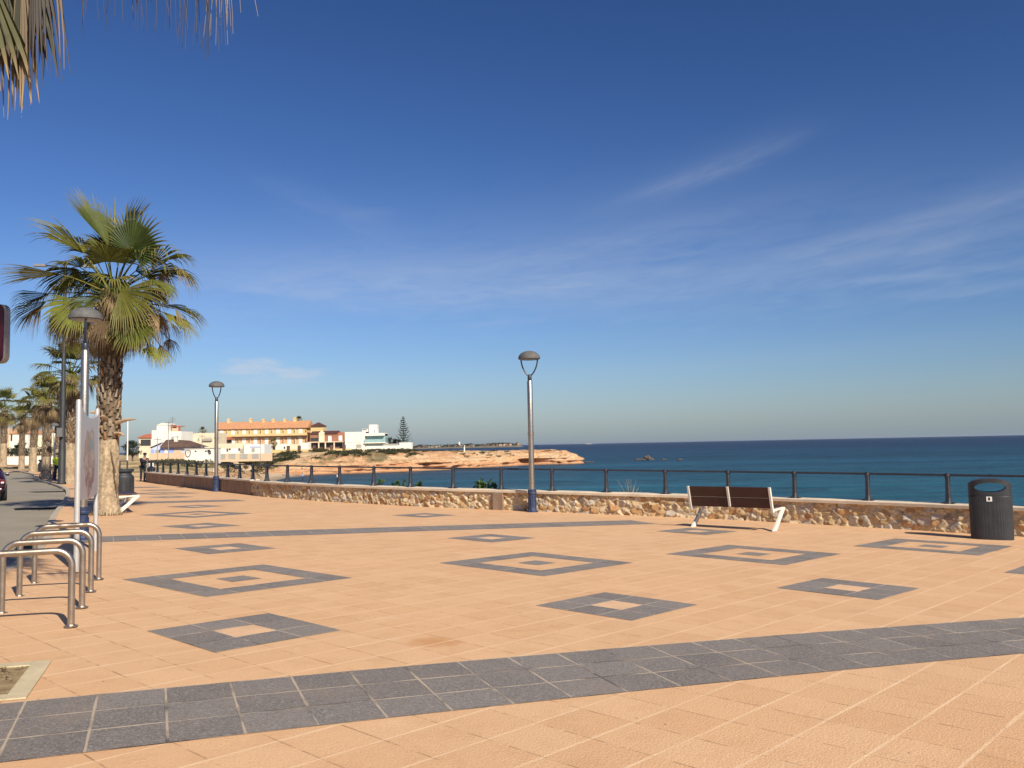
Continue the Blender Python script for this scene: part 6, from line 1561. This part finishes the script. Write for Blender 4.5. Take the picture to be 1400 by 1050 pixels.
fpx, _ = XZ(174, 640, 92); fp = thing('flagpole', 'slim white flagpole beside the round tree beyond the railing', 'pole', (fpx, 92, -.4)); m_ = MB(); zt = XZ(173, 575, 92)[1] + .4
m_.lathe([(.16, 0), (.12, .12), (.075, .15), (.055, zt - .1), (.02, zt)], 10); m_.build('pole', M['white'], fp, True); m_ = MB(); m_.lathe([(.01, zt), (.08, zt + .05), (.08, zt + .12), (.01, zt + .17)], 10); m_.build('finial', M['white'], fp, True)
for (px_, pt, pb_, Y, lab) in ((230, 575, 640, 128, 'thin grey lamp pole in front of the beach house'), (215, 598, 640, 120, 'short dark post with a crosspiece in front of the blue shutters'), (276, 594, 625, 150, 'thin grey pole in front of the painted wall'), (356, 602, 628, 190, 'thin grey pole beside the white shed'), (426, 616, 632, 200, 'thin pole beside the scrub below the yellow wall')):
    x, z0_ = XZ(px_, pb_, Y); z1_ = XZ(px_, pt, Y)[1]; g_ = thing('thin_pole', lab, 'pole', (x, Y, -1.2)); m_ = MB(); m_.lathe([(.09, 0), (.06, .3), (.045, z1_ + 1.2)], 8); m_.build('shaft', M['mast'], g_, True)
    m_ = MB(); m_.tube([(-.5, 0, z1_ + .9), (.5, 0, z1_ + .9)], .04, 6); m_.build('crosspiece', M['mast'], g_)

# ------------------------------------------------------------------ people
def skin_fig(name, J, E, rad, m_, parent, sub=1):
    """one continuous surface grown over a joint skeleton"""
    me = bpy.data.meshes.new(name + '_sk'); keys = list(J); me.from_pydata([J[k] for k in keys], [(keys.index(a), keys.index(b_)) for a, b_ in E], [])
    o = bpy.data.objects.new(name + '_sk', me); COL.objects.link(o); md = o.modifiers.new('s', 'SKIN')
    for i, k in enumerate(keys):
        r = rad[k]; me.skin_vertices[0].data[i].radius = (r, r) if not isinstance(r, tuple) else r; me.skin_vertices[0].data[i].use_root = (i == 0)
    ms_ = o.modifiers.new('d', 'SUBSURF'); ms_.levels = sub; ms_.render_levels = sub
    dg = bpy.context.evaluated_depsgraph_get(); nm = bpy.data.meshes.new_from_object(o.evaluated_get(dg)); bpy.data.objects.remove(o)
    nm.name = name; nm.materials.clear(); nm.materials.append(m_); nm.polygons.foreach_set('use_smooth', [True] * len(nm.polygons)); r = bpy.data.objects.new(name, nm); COL.objects.link(r); r.parent = parent; return r
BE = [('pel', 'wai'), ('wai', 'che'), ('che', 'nec'), ('nec', 'hd0'), ('hd0', 'hd1'), ('che', 'shl'), ('shl', 'ell'), ('ell', 'wrl'), ('wrl', 'hal'), ('che', 'shr'), ('shr', 'elr'), ('elr', 'wrr'), ('wrr', 'har'), ('pel', 'hpl'), ('hpl', 'knl'), ('knl', 'anl'), ('anl', 'tol'), ('pel', 'hpr'), ('hpr', 'knr'), ('knr', 'anr'), ('anr', 'tor')]
RAD = dict(pel=.13, wai=.12, che=.145, nec=.055, hd0=.085, hd1=.095, shl=.07, ell=.045, wrl=.03, hal=.035, shr=.07, elr=.045, wrr=.03, har=.035, hpl=.085, knl=.06, anl=.042, tol=.04, hpr=.085, knr=.06, anr=.042, tor=.04)
def stand(lean=0.0, arms='down'):
    # local: +x = facing
    J = dict(pel=(0, 0, .92), wai=(.02 + lean * .25, 0, 1.10), che=(.04 + lean * .6, 0, 1.33), nec=(.05 + lean * .85, 0, 1.48), hd0=(.075 + lean, 0, 1.58), hd1=(.09 + lean * 1.05, 0, 1.68),
             hpl=(0, .10, .88), knl=(.03, .11, .48), anl=(-.02, .11, .08), tol=(.13, .12, .04), hpr=(0, -.10, .88), knr=(.02, -.11, .48), anr=(-.04, -.11, .08), tor=(.11, -.12, .04), shl=(.04 + lean * .7, .19, 1.40), shr=(.04 + lean * .7, -.19, 1.40))
    if arms == 'down': J.update(ell=(.02, .25, 1.12), wrl=(.10, .26, .88), hal=(.13, .26, .79), elr=(.02, -.25, 1.12), wrr=(.10, -.26, .88), har=(.13, -.26, .79))
    elif arms == 'rail': J.update(ell=(.34 + lean, .22, 1.20), wrl=(.52 + lean, .08, 1.30), hal=(.56 + lean, .03, 1.36), elr=(.34 + lean, -.22, 1.20), wrr=(.52 + lean, -.08, 1.30), har=(.56 + lean, -.03, 1.36))
    else: J.update(ell=(.22, .24, 1.15), wrl=(.46, .22, 1.10), hal=(.53, .2, 1.09), elr=(.22, -.24, 1.15), wrr=(.46, -.22, 1.10), har=(.53, -.2, 1.09))
    return J
def person(label, loc, rz, lean, arms, jm, tm, cap=None, sc=1.0, group=None):
    root = thing('person', label, 'person', loc, rz, group); root.scale = (sc, sc, sc); J = stand(lean, arms)
    skin_fig('body', J, BE, RAD, M['skin'], root, 1)
    ke = lambda ks: [e for e in BE if e[0] in ks and e[1] in ks]
    k1 = ['pel', 'wai', 'che', 'nec', 'shl', 'ell', 'wrl', 'shr', 'elr', 'wrr']; r1 = {k: RAD[k] + .025 for k in k1}; r1['nec'] = .07; r1['pel'] = .165; r1['wai'] = .155
    skin_fig('jacket', {k: J[k] for k in k1}, ke(k1), r1, jm, root, 1)
    k2 = ['pel', 'hpl', 'knl', 'anl', 'hpr', 'knr', 'anr']; r2 = {k: RAD[k] + .022 for k in k2}; skin_fig('trousers', {k: J[k] for k in k2}, ke(k2), r2, tm, root, 1)
    for s_ in ('l', 'r'):
        a, b_ = Vector(J['an' + s_]), Vector(J['to' + s_]); m_ = MB(); m_.tube([a + Vector((-.06, 0, -.03)), a + Vector((.04, 0, -.03)), b_ + Vector((.05, 0, 0))], [.055, .055, .04], 8); m_.build('shoe', M['black'], root, True)
    h = Vector(J['hd1']); m_ = MB(); m_.lathe([(.112, -.01), (.115, .05), (.09, .10), (.03, .125)], 14, h)
    if cap: m_.prism([h + Vector((.06, -.08, .0)), h + Vector((.21, -.06, -.01)), h + Vector((.21, .06, -.01)), h + Vector((.06, .08, .0))], (0, 0, .015)); m_.build('cap', cap, root, True)
    else: m_.build('hair', M['black'], root, True)
    m_ = MB(); m_.box((h.x + .098, h.y, h.z - .045), (.04, .03, .05)); m_.build('nose', M['skin'], root)
    return root
pp = on((-24.35, 55.1)); person('person in dark navy clothes and cap leaning on the end of the railing', on((-23.28, 53.94)), R_(-42), .16, 'rail', M['navy'], M['denim'], M['navy'], 1.0)
bg_ = MB(); bg_.box((0, 0, .26), (.52, .3, .52), taper=.9); o = bg_.build('shopping_bag', M['white'], bevel=.03); o.location = on((-22.14, 52.35), WH + .115); o.rotation_euler = (0, 0, R_(-50)); tag(o, 'white square bag standing on the coping beside the leaning person', 'bag')
bg_ = MB(); bg_.lathe([(.16, 0), (.22, .1), (.2, .24), (.08, .32)], 14, sx=1.2, sy=.7); o = bg_.build('dark_bag', M['navy'], smooth=True); o.location = on((-21.90, 51.92), WH + .115); tag(o, 'small dark bag lying on the coping beside the white bag', 'bag')
cy = on((-28.6, 55.6)); person('person in a bright yellow vest standing with a bicycle between the palms', on((-29.85, 56.2)), R_(-60), .05, 'hold', M['hivis'], M['denim'], None, 1.0)
person('person in dark clothes walking beside the second palm trunk', on((-27.75, 53.3)), R_(-80), .03, 'down', M['navy'], M['denim'], None, 1.0)
def bicycle(label, loc, rz):
    root = thing('bicycle', label, 'bicycle', loc, rz)
    for x in (-.52, .52):
        m_ = MB(); m_.tube([(x + .33 * math.cos(a), 0, .34 + .33 * math.sin(a)) for a in [2 * math.pi * k / 24 for k in range(25)]], .022, 6); wh = m_.build('wheel', M['black'], root)
        m_ = MB()
        for k in range(8): m_.tube([(x, 0, .34), (x + .32 * math.cos(k * .785), 0, .34 + .32 * math.sin(k * .785))], .004, 4)
        m_.build('spokes', M['alu'], wh)
    m_ = MB()
    for a, b_ in (((-.52, 0, .34), (-.05, 0, .30)), ((-.05, 0, .30), (-.18, 0, .82)), ((-.18, 0, .80), (.36, 0, .82)), ((-.05, 0, .30), (.38, 0, .74)), ((-.52, 0, .34), (-.16, 0, .74)), ((.52, 0, .34), (.35, 0, .95))): m_.tube([a, b_], .018, 6)
    m_.build('frame', M['w_dark'], root); m_ = MB(); m_.tube([(.30, -.28, 1.0), (.36, 0, .97), (.30, .28, 1.0)], .015, 6); m_.build('handlebar', M['black'], root)
    m_ = MB(); m_.box((-.2, 0, .86), (.26, .13, .06), taper=.8); m_.build('saddle', M['black'], root, bevel=.015); return root
bicycle('dark bicycle held by the person in the yellow vest', on((-29.7, 55.6)), R_(25))
for (px_, py_, lab, jm) in ((414, 656, 'person in a pale blue top standing on the wet sand of the beach', 'f_blue2'), (461, 657, 'person in a white top standing at the water edge', 'white')):
    p = at_level(px_, py_, SEA + .25); d, i_ = shore_d(p.x, p.y)
    person(lab, Vector((p.x, p.y, max(SEA + .02, prof_z(d, i_, p.x, p.y)))), R_(200), .03, 'down', M[jm], M['denim'], None, 1.0)

# ------------------------------------------------------------------ maroon car at the left edge
def car():
    c = at_ground(9.5, 685, -0.10); d = (Vector((-21.4, 41.7, 0)) - Vector((-12.3, 23.2, 0))).normalized(); rz = R_(121.5); d = Vector((math.cos(rz), math.sin(rz), 0))
    lft = Vector((-d.y, d.x, 0)); ctr = Vector((c.x, c.y, 0)) + lft * .86
    root = thing('parked_car', 'dark maroon car parked at the left edge, seen from behind', 'car', (ctr.x, ctr.y, gz(c.x, c.y) - .11), rz)
    # rows along length: (x, halfwidth, z_low, z_belt, z_top, top halfwidth)
    S_ = [(.0, .70, .38, .62, .66, .60), (.06, .80, .30, .78, .90, .66), (.2, .84, .24, .86, .98, .66), (.55, .86, .22, .90, 1.05, .66), (.95, .87, .22, .90, 1.34, .58), (1.5, .87, .22, .90, 1.43, .56), (2.2, .87, .22, .90, 1.42, .57), (2.7, .87, .22, .90, 1.25, .60), (3.15, .86, .22, .88, .97, .64), (3.8, .84, .24, .80, .86, .62), (4.1, .76, .30, .66, .72, .56), (4.2, .62, .38, .56, .60, .5)]
    m_ = MB(); rows = []
    for (x, hw, zl, zbt, zt_, tw) in S_:
        rows.append([(x, -hw * .92, zl), (x, -hw, (zl + zbt) / 2), (x, -hw * .975, zbt), (x, -tw, zt_ - .03), (x, -tw * .7, zt_), (x, tw * .7, zt_), (x, tw, zt_ - .03), (x, hw * .975, zbt), (x, hw, (zl + zbt) / 2), (x, hw * .92, zl)])
    m_.grid(rows, closed=True); m_.f.append(tuple(range(9, -1, -1))); m_.f.append(tuple(range(110, 120))); m_.mi += [0, 0]
    bd = auto_smooth(m_.build('body', M['maroon'], root), 40)
    sub = bd.modifiers.new('s', 'SUBSURF'); sub.levels = 1; sub.render_levels = 2
    m_ = MB(); m_.add([(.62, -.50, 1.06), (.62, .50, 1.06), (.93, .46, 1.32), (.93, -.46, 1.32)], [(0, 1, 2, 3)]); m_.v = [(v[0] - .02, v[1], v[2] + .025) for v in m_.v]; m_.build('rear_window', M['glass'], root)
    for sg in (-1, 1):
        m_ = MB(); m_.add([(.95, sg * .80, .95), (2.75, sg * .80, .95), (2.45, sg * .655, 1.30), (1.1, sg * .655, 1.30)], [(0, 1, 2, 3)]); m_.build('side_window', M['glass'], root)
        m_ = MB(); m_.box((.055, sg * .66, .74), (.10, .26, .15), taper=.9); tl_ = m_.build('tail_light', M['lamp_red'], root, bevel=.02)
        m_ = MB(); m_.box((.02, sg * .70, .70), (.08, .10, .06)); m_.build('reversing_lens', M['white'], tl_, bevel=.01)
        m_ = MB(); m_.box((2.65, sg * .90, .96), (.14, .14, .12)); m_.build('wing_mirror', M['maroon'], root, bevel=.03)
        for x in (.80, 3.35):
            m_ = MB(); pr_ = [(.19, -.10), (.29, -.10), (.315, -.07), (.315, .07), (.29, .10), (.19, .10)]; m_.lathe(pr_, 28); m_.v = [(x + v[0], sg * .77 + v[2], .315 + v[1]) for v in m_.v]; wh = m_.build('tyre', M['black'], root, True)
            m_ = MB(); m_.lathe([(.05, -.085), (.19, -.105), (.2, 0.0), (.19, .105), (.05, .085)], 20); m_.v = [(x + v[0], sg * .77 + v[2], .315 + v[1]) for v in m_.v]; m_.build('rim', M['alu'], wh, True)
    m_ = MB(); m_.box((-.01, 0, .42), (.12, 1.42, .16)); m_.build('bumper', M['maroon'], root, bevel=.04)
    m_ = MB(); m_.box((-.06, -.28 + .02, .60), (.02, .52, .11)); m_.build('number_plate', M['white'], root)
    return root
car()

# ------------------------------------------------------------------ sea air
hz_ = MB(); hz_.box((0, 35000, 8.5), (124000, 118000, 32)); hm = bpy.data.materials.new('sea_haze'); hm.use_nodes = True
for nd in list(hm.node_tree.nodes): hm.node_tree.nodes.remove(nd)
hb = NB(hm.node_tree); hv = hb.n('ShaderNodeVolumePrincipled', {'Color': (0.80, 0.88, 1.0, 1), 'Density': 0.000025, 'Anisotropy': 0.3}); ho = hb.n('ShaderNodeOutputMaterial'); hb.link(hv.outputs[0], ho.inputs['Volume'])
o = hz_.build('haze', hm); o['kind'] = 'stuff'
